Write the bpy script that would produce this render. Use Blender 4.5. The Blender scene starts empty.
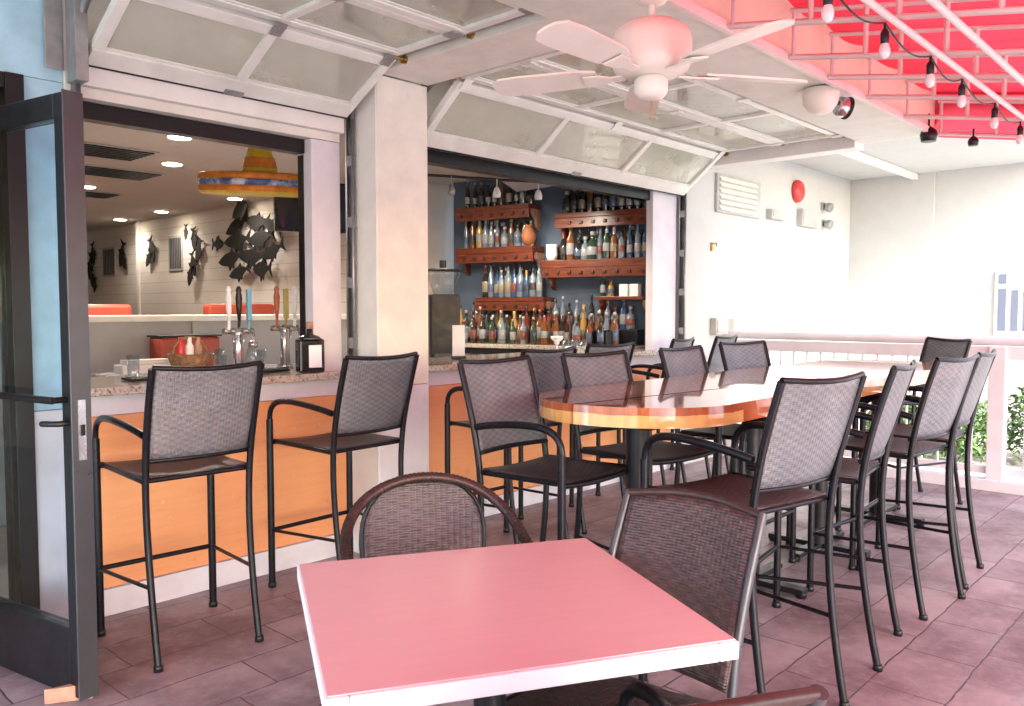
import bpy, math, random
from mathutils import Vector, Matrix
R = math.radians
sc = bpy.context.scene
COL = sc.collection

# ---------------------------------------------------------------- camera, sky, sun, exposure
cd = bpy.data.cameras.new('camera'); cam = bpy.data.objects.new('camera', cd); COL.objects.link(cam)
cd.sensor_width = 36; cd.lens = 825/1024*36; cd.clip_start = .05; cd.clip_end = 800
cam.location = (0, 0, 1.45); cam.rotation_euler = (R(90-3.08), 0, R(42.8-90))
sc.camera = cam
SUN = Vector((-.30, -.85, .56)).normalized()          # towards the sun
w = bpy.data.worlds.new('World'); sc.world = w; w.use_nodes = True
nt = w.node_tree; nt.nodes.clear()
sky = nt.nodes.new('ShaderNodeTexSky'); sky.sky_type = 'NISHITA'; sky.sun_disc = False
sky.sun_elevation = math.asin(SUN.z); sky.sun_rotation = math.atan2(SUN.x, SUN.y)
sky.dust_density = 1.5
bg = nt.nodes.new('ShaderNodeBackground'); bg.inputs[1].default_value = .15
wo = nt.nodes.new('ShaderNodeOutputWorld')
nt.links.new(sky.outputs[0], bg.inputs[0]); nt.links.new(bg.outputs[0], wo.inputs[0])
sl = bpy.data.lights.new('sun', 'SUN'); sl.energy = 2.4; sl.angle = R(.5); sl.color = (1, .96, .9)
so = bpy.data.objects.new('sun', sl); COL.objects.link(so)
so.rotation_euler = SUN.to_track_quat('Z', 'Y').to_euler(); so.location = (-5, -12, 12)
sc.view_settings.view_transform = 'Standard'; sc.view_settings.look = 'None'
sc.view_settings.gamma = 1; sc.view_settings.use_curve_mapping = False
sc.view_settings.exposure = 2.85
sc.render.resolution_x = 1024; sc.render.resolution_y = 706

# ---------------------------------------------------------------- materials
def new_mat(name):
    m = bpy.data.materials.new(name); m.use_nodes = True
    return m, m.node_tree, m.node_tree.nodes['Principled BSDF']
def N(t, k, **kw):
    n = t.nodes.new(k)
    for a, b in kw.items(): setattr(n, a, b)
    return n
def math_(t, op, a, b=None, c=None):
    n = N(t, 'ShaderNodeMath', operation=op)
    for i, v in enumerate((a, b, c)):
        if v is None: continue
        if isinstance(v, (int, float)): n.inputs[i].default_value = v
        else: t.links.new(v, n.inputs[i])
    return n.outputs[0]
def mixc(t, fac, a, b):
    n = N(t, 'ShaderNodeMix', data_type='RGBA')
    if isinstance(fac, (int, float)): n.inputs[0].default_value = fac
    else: t.links.new(fac, n.inputs[0])
    for i, v in ((6, a), (7, b)):
        if isinstance(v, tuple): n.inputs[i].default_value = (*v[:3], 1)
        else: t.links.new(v, n.inputs[i])
    return n.outputs[2]
def noise(t, scale, detail=4, vec=None, rough=.6):
    n = N(t, 'ShaderNodeTexNoise'); n.inputs['Scale'].default_value = scale
    n.inputs['Detail'].default_value = detail; n.inputs['Roughness'].default_value = rough
    if vec is None: vec = N(t, 'ShaderNodeTexCoord').outputs['Object']
    t.links.new(vec, n.inputs['Vector']); return n.outputs[0]
def ramp(t, v, stops):
    n = N(t, 'ShaderNodeValToRGB'); e = n.color_ramp.elements
    while len(e) > 1: e.remove(e[0])
    for i, (p, c) in enumerate(stops):
        if i == 0: e[0].position = p; x = e[0]
        else: x = e.new(p)
        x.color = (*c, 1) if isinstance(c, tuple) else (c, c, c, 1)
    t.links.new(v, n.inputs[0]); return n.outputs[0]
def bump(t, p, h, strength=.3, dist=.01):
    b = N(t, 'ShaderNodeBump'); b.inputs['Strength'].default_value = strength; b.inputs['Distance'].default_value = dist
    t.links.new(h, b.inputs['Height']); t.links.new(b.outputs[0], p.inputs['Normal'])
def plain(name, c, rough=.5, metal=0, var=.18, scale=6, bmp=0, bscale=60, coat=0, emit=None, grime=0):
    m, t, p = new_mat(name)
    d = tuple(x*(1-var) for x in c); l = tuple(min(1, x*(1+var*.6)) for x in c)
    f = ramp(t, noise(t, scale), [(.3, 0.), (.7, 1.)])
    out = mixc(t, f, d, l)
    if grime:
        g = ramp(t, noise(t, 2.3, 8), [(.5, 0.), (.75, 1.)])
        out = mixc(t, math_(t, 'MULTIPLY', g, grime), out, tuple(x*.45 for x in c))
    t.links.new(out, p.inputs['Base Color'])
    r = ramp(t, noise(t, scale*3), [(.3, max(.02, rough-.08)), (.7, min(1, rough+.08))])
    t.links.new(r, p.inputs['Roughness']); p.inputs['Metallic'].default_value = metal
    if coat: p.inputs['Coat Weight'].default_value = coat; p.inputs['Coat Roughness'].default_value = .05
    if bmp: bump(t, p, noise(t, bscale), bmp, .004)
    if emit:
        p.inputs['Emission Color'].default_value = (*emit[0], 1); p.inputs['Emission Strength'].default_value = emit[1]
    return m
M = {}
M['blue'] = plain('blue_paint', (.42, .70, .86), .55, bmp=.15, grime=.1)
M['cream'] = plain('cream_stucco', (.80, .78, .71), .75, var=.08, bmp=.35, bscale=45, grime=.25)
M['lav'] = plain('white_panel_paint', (.72, .70, .76), .5, var=.07, bmp=.12, grime=.3)
M['white'] = plain('white_paint', (.80, .79, .76), .55, var=.06, bmp=.15, grime=.15)
M['whitemetal'] = plain('white_door_metal', (.83, .85, .80), .35, var=.07, grime=.25)
M['extwhite'] = plain('exterior_white_stucco', (.53, .535, .53), .8, var=.04, bmp=.3, bscale=35)
M['ceil'] = plain('porch_ceiling', (.84, .81, .70), .8, var=.06, grime=.15)
M['soffit'] = plain('soffit_board', (.74, .76, .69), .7, var=.08, grime=.2)
M['peach'] = plain('peach_fascia', (.84, .72, .60), .7, var=.06)
M['steel'] = plain('galvanised_steel', (.42, .43, .44), .42, .7, var=.2, scale=14, grime=.3)
M['dark'] = plain('black_frame', (.011, .011, .014), .38, .3, var=.2)
M['darkgrey'] = plain('grey_aluminium', (.085, .09, .10), .35, .5, var=.1)
M['chair'] = plain('dark_bronze_tube', (.016, .016, .021), .33, .55, var=.3, scale=25, grime=.3)
M['brown'] = plain('brown_tube', (.055, .030, .028), .38, .2, var=.3, scale=30)
M['silver'] = plain('worn_silver', (.6, .6, .62), .25, .9)
M['truss'] = plain('white_truss_paint', (.80, .72, .70), .5, var=.07, grime=.2)
M['fanw'] = plain('fan_white', (.82, .80, .72), .4, var=.05)
M['red'] = plain('red_vinyl', (.50, .045, .03), .4)
M['brass'] = plain('brass', (.55, .35, .12), .3, .9)
M['bulb'] = plain('frosted_bulb', (.85, .84, .86), .15, var=.02)
M['black'] = plain('black_plastic', (.007, .007, .008), .45)
M['wicker_basket'] = plain('woven_basket', (.28, .15, .07), .7, var=.5, scale=60, bmp=.6, bscale=90)
M['paper'] = plain('white_card', (.85, .85, .87), .6, var=.03)
M['tv'] = plain('tv_plastic', (.012, .013, .018), .25)
M['fish'] = plain('black_iron_fish', (.008, .007, .007), .75, .0, var=.5, scale=15)
M['stonew'] = plain('walkway_concrete', (.46, .44, .40), .85, var=.12, scale=2, bmp=.3)
M['ground'] = plain('sandy_ground', (.34, .31, .25), .95, var=.2, scale=.4, bmp=.5, bscale=9)
M['leaf'] = plain('shrub_leaf', (.08, .15, .04), .5, var=.5, scale=5)
M['stem'] = plain('shrub_stem', (.12, .08, .05), .8)
M['booth'] = plain('booth_red', (.40, .06, .03), .45, var=.15)
M['greywall'] = plain('grey_half_wall', (.42, .42, .43), .7, var=.06)
M['intfloor'] = plain('interior_floor', (.20, .15, .12), .5)
M['yellow'] = plain('yellow_papier', (.80, .55, .04), .5, var=.2, scale=12)
M['orangep'] = plain('orange_papier', (.80, .25, .03), .5, var=.35, scale=14)
def m_band():
    m, t, p = new_mat('painted_blue_band')
    n = noise(t, 9, 5); c = ramp(t, n, [(.42, (.06, .10, .26)), (.52, (.14, .22, .42)), (.60, (.55, .60, .70)), (.68, (.70, .70, .72))])
    t.links.new(c, p.inputs['Base Color']); p.inputs['Roughness'].default_value = .5; return m
M['bluep'] = m_band()
M['clay'] = plain('terracotta', (.38, .14, .055), .6, var=.3, scale=14)
M['beige'] = plain('beige_wall', (.50, .44, .38), .7, var=.05)
M['bluewall'] = plain('slate_blue_wall', (.085, .125, .19), .6, var=.12, scale=3)
M['wedge'] = plain('raw_wood', (.45, .26, .18), .7, var=.25, scale=30)
M['alarm'] = plain('alarm_red', (.62, .05, .05), .35)
M['boxgrey'] = plain('box_grey', (.45, .45, .44), .5)

def m_floor():
    m, t, p = new_mat('stamped_concrete_floor')
    tc = N(t, 'ShaderNodeTexCoord').outputs['Object']
    mp = N(t, 'ShaderNodeMapping'); mp.inputs['Location'].default_value = (.20, -.01, 0); t.links.new(tc, mp.inputs[0])
    wob = N(t, 'ShaderNodeVectorMath', operation='ADD')
    nz = N(t, 'ShaderNodeTexNoise'); nz.inputs['Scale'].default_value = 5; t.links.new(mp.outputs[0], nz.inputs['Vector'])
    sc_ = N(t, 'ShaderNodeVectorMath', operation='SCALE'); sc_.inputs['Scale'].default_value = .022; t.links.new(nz.outputs['Color'], sc_.inputs[0])
    t.links.new(mp.outputs[0], wob.inputs[0]); t.links.new(sc_.outputs[0], wob.inputs[1])
    def br(w_, h_, off, sq, sf):
        b = N(t, 'ShaderNodeTexBrick'); b.inputs['Scale'].default_value = 1; b.inputs['Brick Width'].default_value = w_
        b.inputs['Row Height'].default_value = h_; b.inputs['Mortar Size'].default_value = .004; b.inputs['Mortar Smooth'].default_value = .3
        b.offset = off; b.squash = sq; b.squash_frequency = sf; b.offset_frequency = 2
        b.inputs['Color1'].default_value = (.29, .22, .24, 1); b.inputs['Color2'].default_value = (.43, .345, .37, 1); b.inputs['Mortar'].default_value = (.06, .045, .05, 1)
        t.links.new(wob.outputs[0], b.inputs['Vector']); return b
    b1 = br(.72, .28, .37, .6, 3)
    n1 = noise(t, 2.2, 8); n2 = noise(t, 17, 6)
    c = mixc(t, ramp(t, n1, [(.40, 0.), (.66, .8)]), b1.outputs['Color'], (.155, .10, .108))
    c = mixc(t, ramp(t, n2, [(.5, 0.), (.8, .5)]), c, (.50, .42, .43))
    st = ramp(t, noise(t, .9, 9, rough=.75), [(.52, 0.), (.60, .45)]); c = mixc(t, st, c, (.12, .08, .08))
    sp = ramp(t, noise(t, 45, 3), [(.66, 0.), (.72, .6)]); c = mixc(t, sp, c, (.10, .075, .075))
    t.links.new(c, p.inputs['Base Color'])
    t.links.new(ramp(t, n1, [(.3, .36), (.7, .62)]), p.inputs['Roughness'])
    h = math_(t, 'ADD', math_(t, 'MULTIPLY', b1.outputs['Fac'], -1.0), math_(t, 'MULTIPLY', n2, .55))
    bump(t, p, h, .55, .006); return m
M['floor'] = m_floor()

def m_weave(name, ax, c1, c2, fu=95, fv=190, holes=.38, rough=.38):
    """plastic wicker: over-under strands with small real gaps between them"""
    m, t, p = new_mat(name)
    s = N(t, 'ShaderNodeSeparateXYZ'); t.links.new(N(t, 'ShaderNodeTexCoord').outputs['Object'], s.inputs[0])
    u = math_(t, 'MULTIPLY', s.outputs[ax[0]], fu*math.pi); v = math_(t, 'MULTIPLY', s.outputs[ax[1]], fv*math.pi)
    su = math_(t, 'SINE', u); sv = math_(t, 'SINE', v)
    au = math_(t, 'ABSOLUTE', su); av = math_(t, 'ABSOLUTE', sv)
    over = math_(t, 'SINE', math_(t, 'MULTIPLY', u, .5)); over2 = math_(t, 'SINE', math_(t, 'MULTIPLY', v, .5))
    ch = math_(t, 'MULTIPLY', over, over2)
    h = math_(t, 'ADD', math_(t, 'MULTIPLY', au, .5), math_(t, 'ADD', math_(t, 'MULTIPLY', av, .6), math_(t, 'MULTIPLY', ch, .5)))
    n = noise(t, 9, 5)
    c = mixc(t, ramp(t, n, [(.3, 0.), (.7, 1.)]), c1, c2)
    c = mixc(t, math_(t, 'MULTIPLY', math_(t, 'ADD', math_(t, 'MULTIPLY', ch, -.5), .5), .55), c, tuple(x*.35 for x in c1))
    t.links.new(c, p.inputs['Base Color']); p.inputs['Roughness'].default_value = rough
    p.inputs['Specular IOR Level'].default_value = .7
    bump(t, p, h, .6, .003)
    hole = math_(t, 'LESS_THAN', math_(t, 'MAXIMUM', au, av), holes)
    tr = N(t, 'ShaderNodeBsdfTransparent'); mx = N(t, 'ShaderNodeMixShader')
    t.links.new(hole, mx.inputs[0]); t.links.new(p.outputs[0], mx.inputs[1]); t.links.new(tr.outputs[0], mx.inputs[2])
    t.links.new(mx.outputs[0], t.nodes['Material Output'].inputs[0]); return m
M['weave_back'] = m_weave('woven_sling_back', (0, 2), (.155, .165, .20), (.25, .26, .30), 70, 150, .55)
M['weave_seat'] = m_weave('woven_sling_seat', (0, 1), (.045, .035, .038), (.075, .055, .06), 70, 150, .0)
M['wicker_brown'] = m_weave('brown_wicker', (0, 2), (.05, .03, .032), (.10, .058, .055), 60, 130, .0)
M['wicker_seat'] = m_weave('brown_wicker_seat', (0, 1), (.03, .02, .02), (.06, .04, .04), 60, 130, .0)
M['wicker_round'] = m_weave('round_wicker', (0, 2), (.06, .045, .055), (.15, .10, .11), 45, 110, .45)

def m_orange():
    m, t, p = new_mat('orange_stained_panel')
    mp = N(t, 'ShaderNodeMapping'); mp.inputs['Scale'].default_value = (1.2, 1, 22); t.links.new(N(t, 'ShaderNodeTexCoord').outputs['Object'], mp.inputs[0])
    n = noise(t, 2.2, 6, mp.outputs[0])
    c = ramp(t, n, [(.2, (.78, .32, .13)), (.5, (.82, .36, .155)), (.85, (.85, .39, .18))])
    kk = ramp(t, noise(t, 7, 8, rough=.7), [(.60, 0.), (.70, .35)]); c = mixc(t, kk, c, (.45, .20, .10))
    sc2_ = ramp(t, noise(t, 26, 4), [(.68, 0.), (.72, .4)]); c = mixc(t, sc2_, c, (.88, .60, .42))
    t.links.new(c, p.inputs['Base Color']); p.inputs['Roughness'].default_value = .5; bump(t, p, n, .15, .003); return m
M['orange'] = m_orange()
def m_granite():
    m, t, p = new_mat('speckled_granite')
    n = noise(t, 60, 8); n2 = noise(t, 7, 5)
    c = ramp(t, n, [(.34, (.14, .10, .085)), (.46, (.42, .35, .29)), (.58, (.62, .56, .50)), (.7, (.30, .25, .22))])
    c = mixc(t, ramp(t, n2, [(.4, 0.), (.7, .4)]), c, (.50, .42, .34))
    t.links.new(c, p.inputs['Base Color']); p.inputs['Roughness'].default_value = .12; return m
M['granite'] = m_granite()
def m_tabletop():
    m, t, p = new_mat('resin_wood_table')
    tc = N(t, 'ShaderNodeTexCoord').outputs['Object']
    mp = N(t, 'ShaderNodeMapping'); mp.inputs['Scale'].default_value = (1.3, 9, 2); t.links.new(tc, mp.inputs[0])
    n = noise(t, 2.5, 7, mp.outputs[0])
    hon = ramp(t, n, [(.3, (.42, .17, .05)), (.5, (.62, .30, .10)), (.7, (.75, .42, .17))])
    redw = ramp(t, n, [(.3, (.24, .055, .022)), (.5, (.40, .10, .035)), (.7, (.52, .17, .06))])
    s = N(t, 'ShaderNodeSeparateXYZ'); t.links.new(tc, s.inputs[0])
    x = math_(t, 'ADD', s.outputs[0], math_(t, 'MULTIPLY', noise(t, 1.5, 3), .05))
    seg = N(t, 'ShaderNodeMath', operation='FLOORED_MODULO')
    dark1 = math_(t, 'LESS_THAN', x, 3.05)
    d = math_(t, 'MAXIMUM', dark1, math_(t, 'MULTIPLY', math_(t, 'LESS_THAN', x, 3.48), math_(t, 'LESS_THAN', s.outputs[1], 1.75)))
    c = mixc(t, d, hon, redw)
    # the light outer lamination below the top lip
    side = math_(t, 'LESS_THAN', s.outputs[2], math_(t, 'ADD', 1.035, math_(t, 'MULTIPLY', noise(t, 11, 3), .012)))
    lam = math_(t, 'MULTIPLY', side, math_(t, 'MAXIMUM', math_(t, 'LESS_THAN', x, 3.10), math_(t, 'GREATER_THAN', x, 3.48)))
    c = mixc(t, lam, c, ramp(t, n, [(.3, (.62, .30, .09)), (.6, (.80, .46, .17))]))
    t.links.new(c, p.inputs['Base Color']); p.inputs['Roughness'].default_value = .16
    p.inputs['Coat Weight'].default_value = 1; p.inputs['Coat Roughness'].default_value = .035; p.inputs['Coat IOR'].default_value = 1.6
    bump(t, p, noise(t, 3, 2), .04, .02); return m
M['tabletop'] = m_tabletop()
def m_pink():
    m, t, p = new_mat('salmon_laminate')
    mp = N(t, 'ShaderNodeMapping'); mp.inputs['Scale'].default_value = (2.2, 16, 1); t.links.new(N(t, 'ShaderNodeTexCoord').outputs['Object'], mp.inputs[0])
    n = noise(t, 3.5, 3, mp.outputs[0], .4)
    c = ramp(t, n, [(.1, (.72, .475, .495)), (.9, (.75, .515, .53))])
    t.links.new(c, p.inputs['Base Color']); p.inputs['Roughness'].default_value = .27; return m
M['pink'] = m_pink()
def m_fabric():
    m, t, p = new_mat('red_awning_fabric')
    mp = N(t, 'ShaderNodeMapping'); mp.inputs['Scale'].default_value = (3, .6, 1); t.links.new(N(t, 'ShaderNodeTexCoord').outputs['Object'], mp.inputs[0])
    n = noise(t, 3, 4, mp.outputs[0])
    c = ramp(t, n, [(.3, (.74, .10, .17)), (.7, (.82, .15, .23))])
    t.links.new(c, p.inputs['Base Color']); p.inputs['Roughness'].default_value = .7
    tr = N(t, 'ShaderNodeBsdfTranslucent'); t.links.new(c, tr.inputs[0]); mx = N(t, 'ShaderNodeMixShader'); mx.inputs[0].default_value = .42
    t.links.new(p.outputs[0], mx.inputs[1]); t.links.new(tr.outputs[0], mx.inputs[2]); t.links.new(mx.outputs[0], t.nodes['Material Output'].inputs[0]); return m
M['fabric'] = m_fabric()
def m_glass(name, tint, fac):
    m, t, p = new_mat(name); t.nodes.remove(p)
    tr = N(t, 'ShaderNodeBsdfTransparent'); tr.inputs[0].default_value = (*tint, 1)
    g = N(t, 'ShaderNodeBsdfGlossy'); g.inputs['Roughness'].default_value = .03; g.inputs[0].default_value = (.95, .97, .95, 1)
    lw = N(t, 'ShaderNodeLayerWeight'); lw.inputs[0].default_value = .5
    f = math_(t, 'ADD', math_(t, 'MULTIPLY', math_(t, 'POWER', lw.outputs['Facing'], 4.0), .7), fac)
    mx = N(t, 'ShaderNodeMixShader'); t.links.new(f, mx.inputs[0]); t.links.new(tr.outputs[0], mx.inputs[1]); t.links.new(g.outputs[0], mx.inputs[2])
    t.links.new(mx.outputs[0], t.nodes['Material Output'].inputs[0]); return m
M['glass'] = m_glass('door_glass', (.86, .93, .97), .02)
M['gglass'] = m_glass('garage_glass', (.95, .97, .94), .05)
_t = M['gglass'].node_tree; _o = _t.nodes['Material Output']; _src = _o.inputs[0].links[0].from_socket
_d = N(_t, 'ShaderNodeBsdfDiffuse'); _d.inputs[0].default_value = (.90, .90, .80, 1); _mx = N(_t, 'ShaderNodeMixShader')
_t.links.new(ramp(_t, noise(_t, 2.5, 6), [(.3, .24), (.7, .30)]), _mx.inputs[0]); _t.links.new(_src, _mx.inputs[1]); _t.links.new(_d.outputs[0], _mx.inputs[2]); _t.links.new(_mx.outputs[0], _o.inputs[0])
M['clearglass'] = m_glass('tumbler_glass', (.85, .9, .93), .12)
def m_ceiltile():
    m, t, p = new_mat('acoustic_ceiling')
    b = N(t, 'ShaderNodeTexBrick'); b.offset = 0; b.inputs['Scale'].default_value = 1; b.inputs['Brick Width'].default_value = .61; b.inputs['Row Height'].default_value = .61
    b.inputs['Mortar Size'].default_value = .012; b.inputs['Color1'].default_value = (.46, .40, .37, 1); b.inputs['Color2'].default_value = (.50, .44, .40, 1); b.inputs['Mortar'].default_value = (.50, .44, .40, 1)
    t.links.new(N(t, 'ShaderNodeTexCoord').outputs['Object'], b.inputs['Vector']); t.links.new(b.outputs[0], p.inputs['Base Color']); p.inputs['Roughness'].default_value = .85; return m
M['ceiltile'] = m_ceiltile()
def m_siding():
    m, t, p = new_mat('white_siding')
    s = N(t, 'ShaderNodeSeparateXYZ'); t.links.new(N(t, 'ShaderNodeTexCoord').outputs['Object'], s.inputs[0])
    fr = math_(t, 'FRACT', math_(t, 'MULTIPLY', s.outputs[2], 6.6))
    g = math_(t, 'LESS_THAN', fr, .07)
    c = mixc(t, g, (.70, .66, .62), (.52, .48, .45))
    t.links.new(c, p.inputs['Base Color']); p.inputs['Roughness'].default_value = .6; bump(t, p, fr, .3, .01); return m
M['siding'] = m_siding()
def m_shelf():
    m, t, p = new_mat('red_stained_shelf_wood')
    mp = N(t, 'ShaderNodeMapping'); mp.inputs['Scale'].default_value = (2, 2, 25); t.links.new(N(t, 'ShaderNodeTexCoord').outputs['Object'], mp.inputs[0])
    c = ramp(t, noise(t, 3, 6, mp.outputs[0]), [(.3, (.07, .016, .009)), (.55, (.15, .035, .016)), (.75, (.24, .065, .028))])
    t.links.new(c, p.inputs['Base Color']); p.inputs['Roughness'].default_value = .3; return m
M['shelf'] = m_shelf()
def simple(name, c, rough=.12, metal=0):
    m, t, p = new_mat(name); p.inputs['Base Color'].default_value = (*c, 1); p.inputs['Roughness'].default_value = rough
    p.inputs['Metallic'].default_value = metal; p.inputs['Coat Weight'].default_value = .6; return m
BOT = {k: simple('bottle_'+k, c, .08) for k, c in dict(clear=(.15, .19, .23), amber=(.16, .06, .018), green=(.025, .055, .03), dark=(.02, .017, .016), blue=(.035, .08, .18), gold=(.38, .24, .06), red=(.13, .025, .02)).items()}
LAB = {k: simple('label_'+k, c, .6) for k, c in dict(white=(.26, .27, .28), cream=(.21, .18, .13), black=(.03, .03, .03), red=(.17, .04, .03), blue=(.06, .09, .16)).items()}
CAP = {k: simple('cap_'+k, c, .3) for k, c in dict(black=(.02, .02, .02), silver=(.35, .35, .36), red=(.22, .035, .03), gold=(.34, .22, .08), white=(.38, .38, .38)).items()}

# ---------------------------------------------------------------- mesh helpers
class MB:
    def __init__(s): s.v = []; s.f = []; s.s = []; s.mi = []
    def add(s, vs, fs, smooth=False, mi=0, T=None):
        b = len(s.v)
        for v in vs:
            v = Vector(v)
            s.v.append(tuple(T @ v) if T else tuple(v))
        for f in fs: s.f.append([i+b for i in f]); s.s.append(smooth); s.mi.append(mi)
        return s
    def box(s, x0, x1, y0, y1, z0, z1, mi=0, T=None):
        v = [(x, y, z) for x in (x0, x1) for y in (y0, y1) for z in (z0, z1)]
        return s.add(v, [(0, 1, 3, 2), (4, 6, 7, 5), (0, 4, 5, 1), (2, 3, 7, 6), (0, 2, 6, 4), (1, 5, 7, 3)], False, mi, T)
    def tube(s, pts, r, n=10, mi=0, closed=False, flat=1.0, T=None, cap=True):
        pts = [Vector(p) for p in pts]; rs = r if isinstance(r, (list, tuple)) else [r]*len(pts)
        vs = []; k = len(pts)
        tan = []
        for i in range(k):
            a = pts[i-1] if (i > 0 or closed) else pts[i]; b = pts[(i+1) % k] if (i < k-1 or closed) else pts[i]
            tan.append((b-a).normalized())
        ref = Vector((0, 0, 1)) if abs(tan[0].z) < .9 else Vector((1, 0, 0))
        nrm = (ref - tan[0]*ref.dot(tan[0])).normalized()
        for i in range(k):
            nrm = (nrm - tan[i]*nrm.dot(tan[i])).normalized(); bn = tan[i].cross(nrm)
            for j in range(n):
                a = 2*math.pi*j/n; vs.append(pts[i] + nrm*math.cos(a)*rs[i]*flat + bn*math.sin(a)*rs[i])
        fs = []
        for i in range(k if closed else k-1):
            for j in range(n):
                a, b = i*n+j, i*n+(j+1) % n; c, d = ((i+1) % k)*n+(j+1) % n, ((i+1) % k)*n+j
                fs.append((a, b, c, d))
        s.add(vs, fs, True, mi, T)
        if cap and not closed: s.add(vs[:n], [tuple(range(n))[::-1]], False, mi, T); s.add(vs[-n:], [tuple(range(n))], False, mi, T)
        return s
    def lathe(s, prof, n=16, mi=None, T=None, c=(0, 0, 0)):
        """prof: (r, z[, material])"""
        k = len(prof); vs = []
        for p in prof:
            for j in range(n):
                a = 2*math.pi*j/n; vs.append((c[0]+p[0]*math.cos(a), c[1]+p[0]*math.sin(a), c[2]+p[1]))
        b = len(s.v)
        s.add(vs, [], True, 0, T)
        for i in range(k-1):
            for j in range(n):
                s.f.append([b+i*n+j, b+i*n+(j+1) % n, b+(i+1)*n+(j+1) % n, b+(i+1)*n+j]); s.s.append(True)
                s.mi.append(prof[i+1][2] if len(prof[i+1]) > 2 else (mi or 0))
        s.f.append([b+j for j in range(n)][::-1]); s.s.append(False); s.mi.append(prof[0][2] if len(prof[0]) > 2 else (mi or 0))
        s.f.append([b+(k-1)*n+j for j in range(n)]); s.s.append(False); s.mi.append(prof[-1][2] if len(prof[-1]) > 2 else (mi or 0))
        return s
    def prism(s, poly, z0, z1, mi=0, T=None, smooth=False):
        n = len(poly); vs = [(x, y, z0) for x, y in poly]+[(x, y, z1) for x, y in poly]
        s.add(vs, [(i, (i+1) % n, n+(i+1) % n, n+i) for i in range(n)], smooth, mi, T)
        s.add(vs, [tuple(range(n))[::-1], tuple(range(n, 2*n))], False, mi, T); return s
    def sheet(s, grid, th=0, mi=0, T=None):
        """grid[i][j] of points; a slab of thickness th along the local normal"""
        r, c = len(grid), len(grid[0]); G = [[Vector(p) for p in row] for row in grid]
        def nr(i, j):
            a = G[min(i+1, r-1)][j]-G[max(i-1, 0)][j]; b = G[i][min(j+1, c-1)]-G[i][max(j-1, 0)]; return a.cross(b).normalized()
        top = [G[i][j]+nr(i, j)*th/2 for i in range(r) for j in range(c)]; bot = [G[i][j]-nr(i, j)*th/2 for i in range(r) for j in range(c)]
        fs = [(i*c+j, (i+1)*c+j, (i+1)*c+j+1, i*c+j+1) for i in range(r-1) for j in range(c-1)]
        o = r*c; b = [tuple(o+q for q in f[::-1]) for f in fs]
        ring = [j for j in range(c)]+[i*c+c-1 for i in range(1, r)]+[(r-1)*c+j for j in range(c-2, -1, -1)]+[i*c for i in range(r-2, 0, -1)]
        e = [(ring[i], ring[(i+1) % len(ring)], o+ring[(i+1) % len(ring)], o+ring[i]) for i in range(len(ring))]
        s.add(top+bot, fs+b+e, True, mi, T); return s
    def build(s, name, mat, parent=None, bev=0, loc=None):
        me = bpy.data.meshes.new(name); me.from_pydata(s.v, [], s.f)
        me.polygons.foreach_set('use_smooth', s.s); me.polygons.foreach_set('material_index', s.mi)
        for m in (mat if isinstance(mat, (list, tuple)) else [mat]): me.materials.append(M[m] if isinstance(m, str) else m)
        me.validate(); me.update()
        o = bpy.data.objects.new(name, me); COL.objects.link(o)
        if parent: o.parent = parent
        if loc: o.location = loc
        if bev:
            b = o.modifiers.new('bevel', 'BEVEL'); b.width = bev; b.segments = 2; b.limit_method = 'ANGLE'; b.angle_limit = R(40)
        return o
def box(name, mat, x0, x1, y0, y1, z0, z1, parent=None, bev=0, T=None):
    return MB().box(x0, x1, y0, y1, z0, z1, 0, T).build(name, mat, parent, bev)
def tag(o, label=None, cat=None, group=None, kind=None):
    if label: o['label'] = label
    if cat: o['category'] = cat
    if group: o['group'] = group
    if kind: o['kind'] = kind
    return o
def empty(name, loc=(0, 0, 0), rz=0, label=None, cat=None, group=None):
    o = bpy.data.objects.new(name, None); COL.objects.link(o); o.location = loc; o.rotation_euler = (0, 0, rz); o.empty_display_size = .1
    return tag(o, label, cat, group)
def copy_tree(o, parent=None):
    c = o.copy(); COL.objects.link(c); c.parent = parent
    for ch in list(o.children): copy_tree(ch, c)
    return c
def arc(c, r, a0, a1, n, plane='yz', x=0):
    out = []
    for i in range(n+1):
        a = a0+(a1-a0)*i/n; p, q = c[0]+r*math.cos(a), c[1]+r*math.sin(a)
        out.append((x, p, q) if plane == 'yz' else (p, x, q) if plane == 'xz' else (p, q, x))
    return out
def bez(p, n=12):
    p = [Vector(q) for q in p]; out = []
    for i in range(n+1):
        t = i/n; q = list(p)
        while len(q) > 1: q = [q[k].lerp(q[k+1], t) for k in range(len(q)-1)]
        out.append(q[0])
    return out
F = 4.0                                                 # facade plane

# ---------------------------------------------------------------- ground and floors
tag(box('patio_floor', 'floor', -4, 7.52, -8, 4.2, -.12, 0), 'purple brown stamped concrete patio slabs', kind='structure')
tag(MB().add([(-90, -90, -.30), (90, -90, -.30), (90, 90, -.30), (-90, 90, -.30)], [(0, 1, 2, 3)]).build('ground', 'ground'), kind='structure')
tag(box('walkway', 'stonew', 7.52, 14, -8, 3.98, -.28, -.10), kind='structure')
tag(box('interior_floor', 'intfloor', -3, 7.5, 4.2, 15, -.12, .0), kind='structure')
tag(box('interior_ceiling', 'ceiltile', -3, 6.4, 4.22, 15, 2.75, 2.85), kind='structure')
tag(box('interior_side_wall', 'beige', -3.15, -3.0, 4.2, 15.15, 0, 2.85), kind='structure')
tag(box('interior_end_wall', 'beige', -3.0, 5.3, 15.0, 15.15, 0, 2.75), kind='structure')

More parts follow.
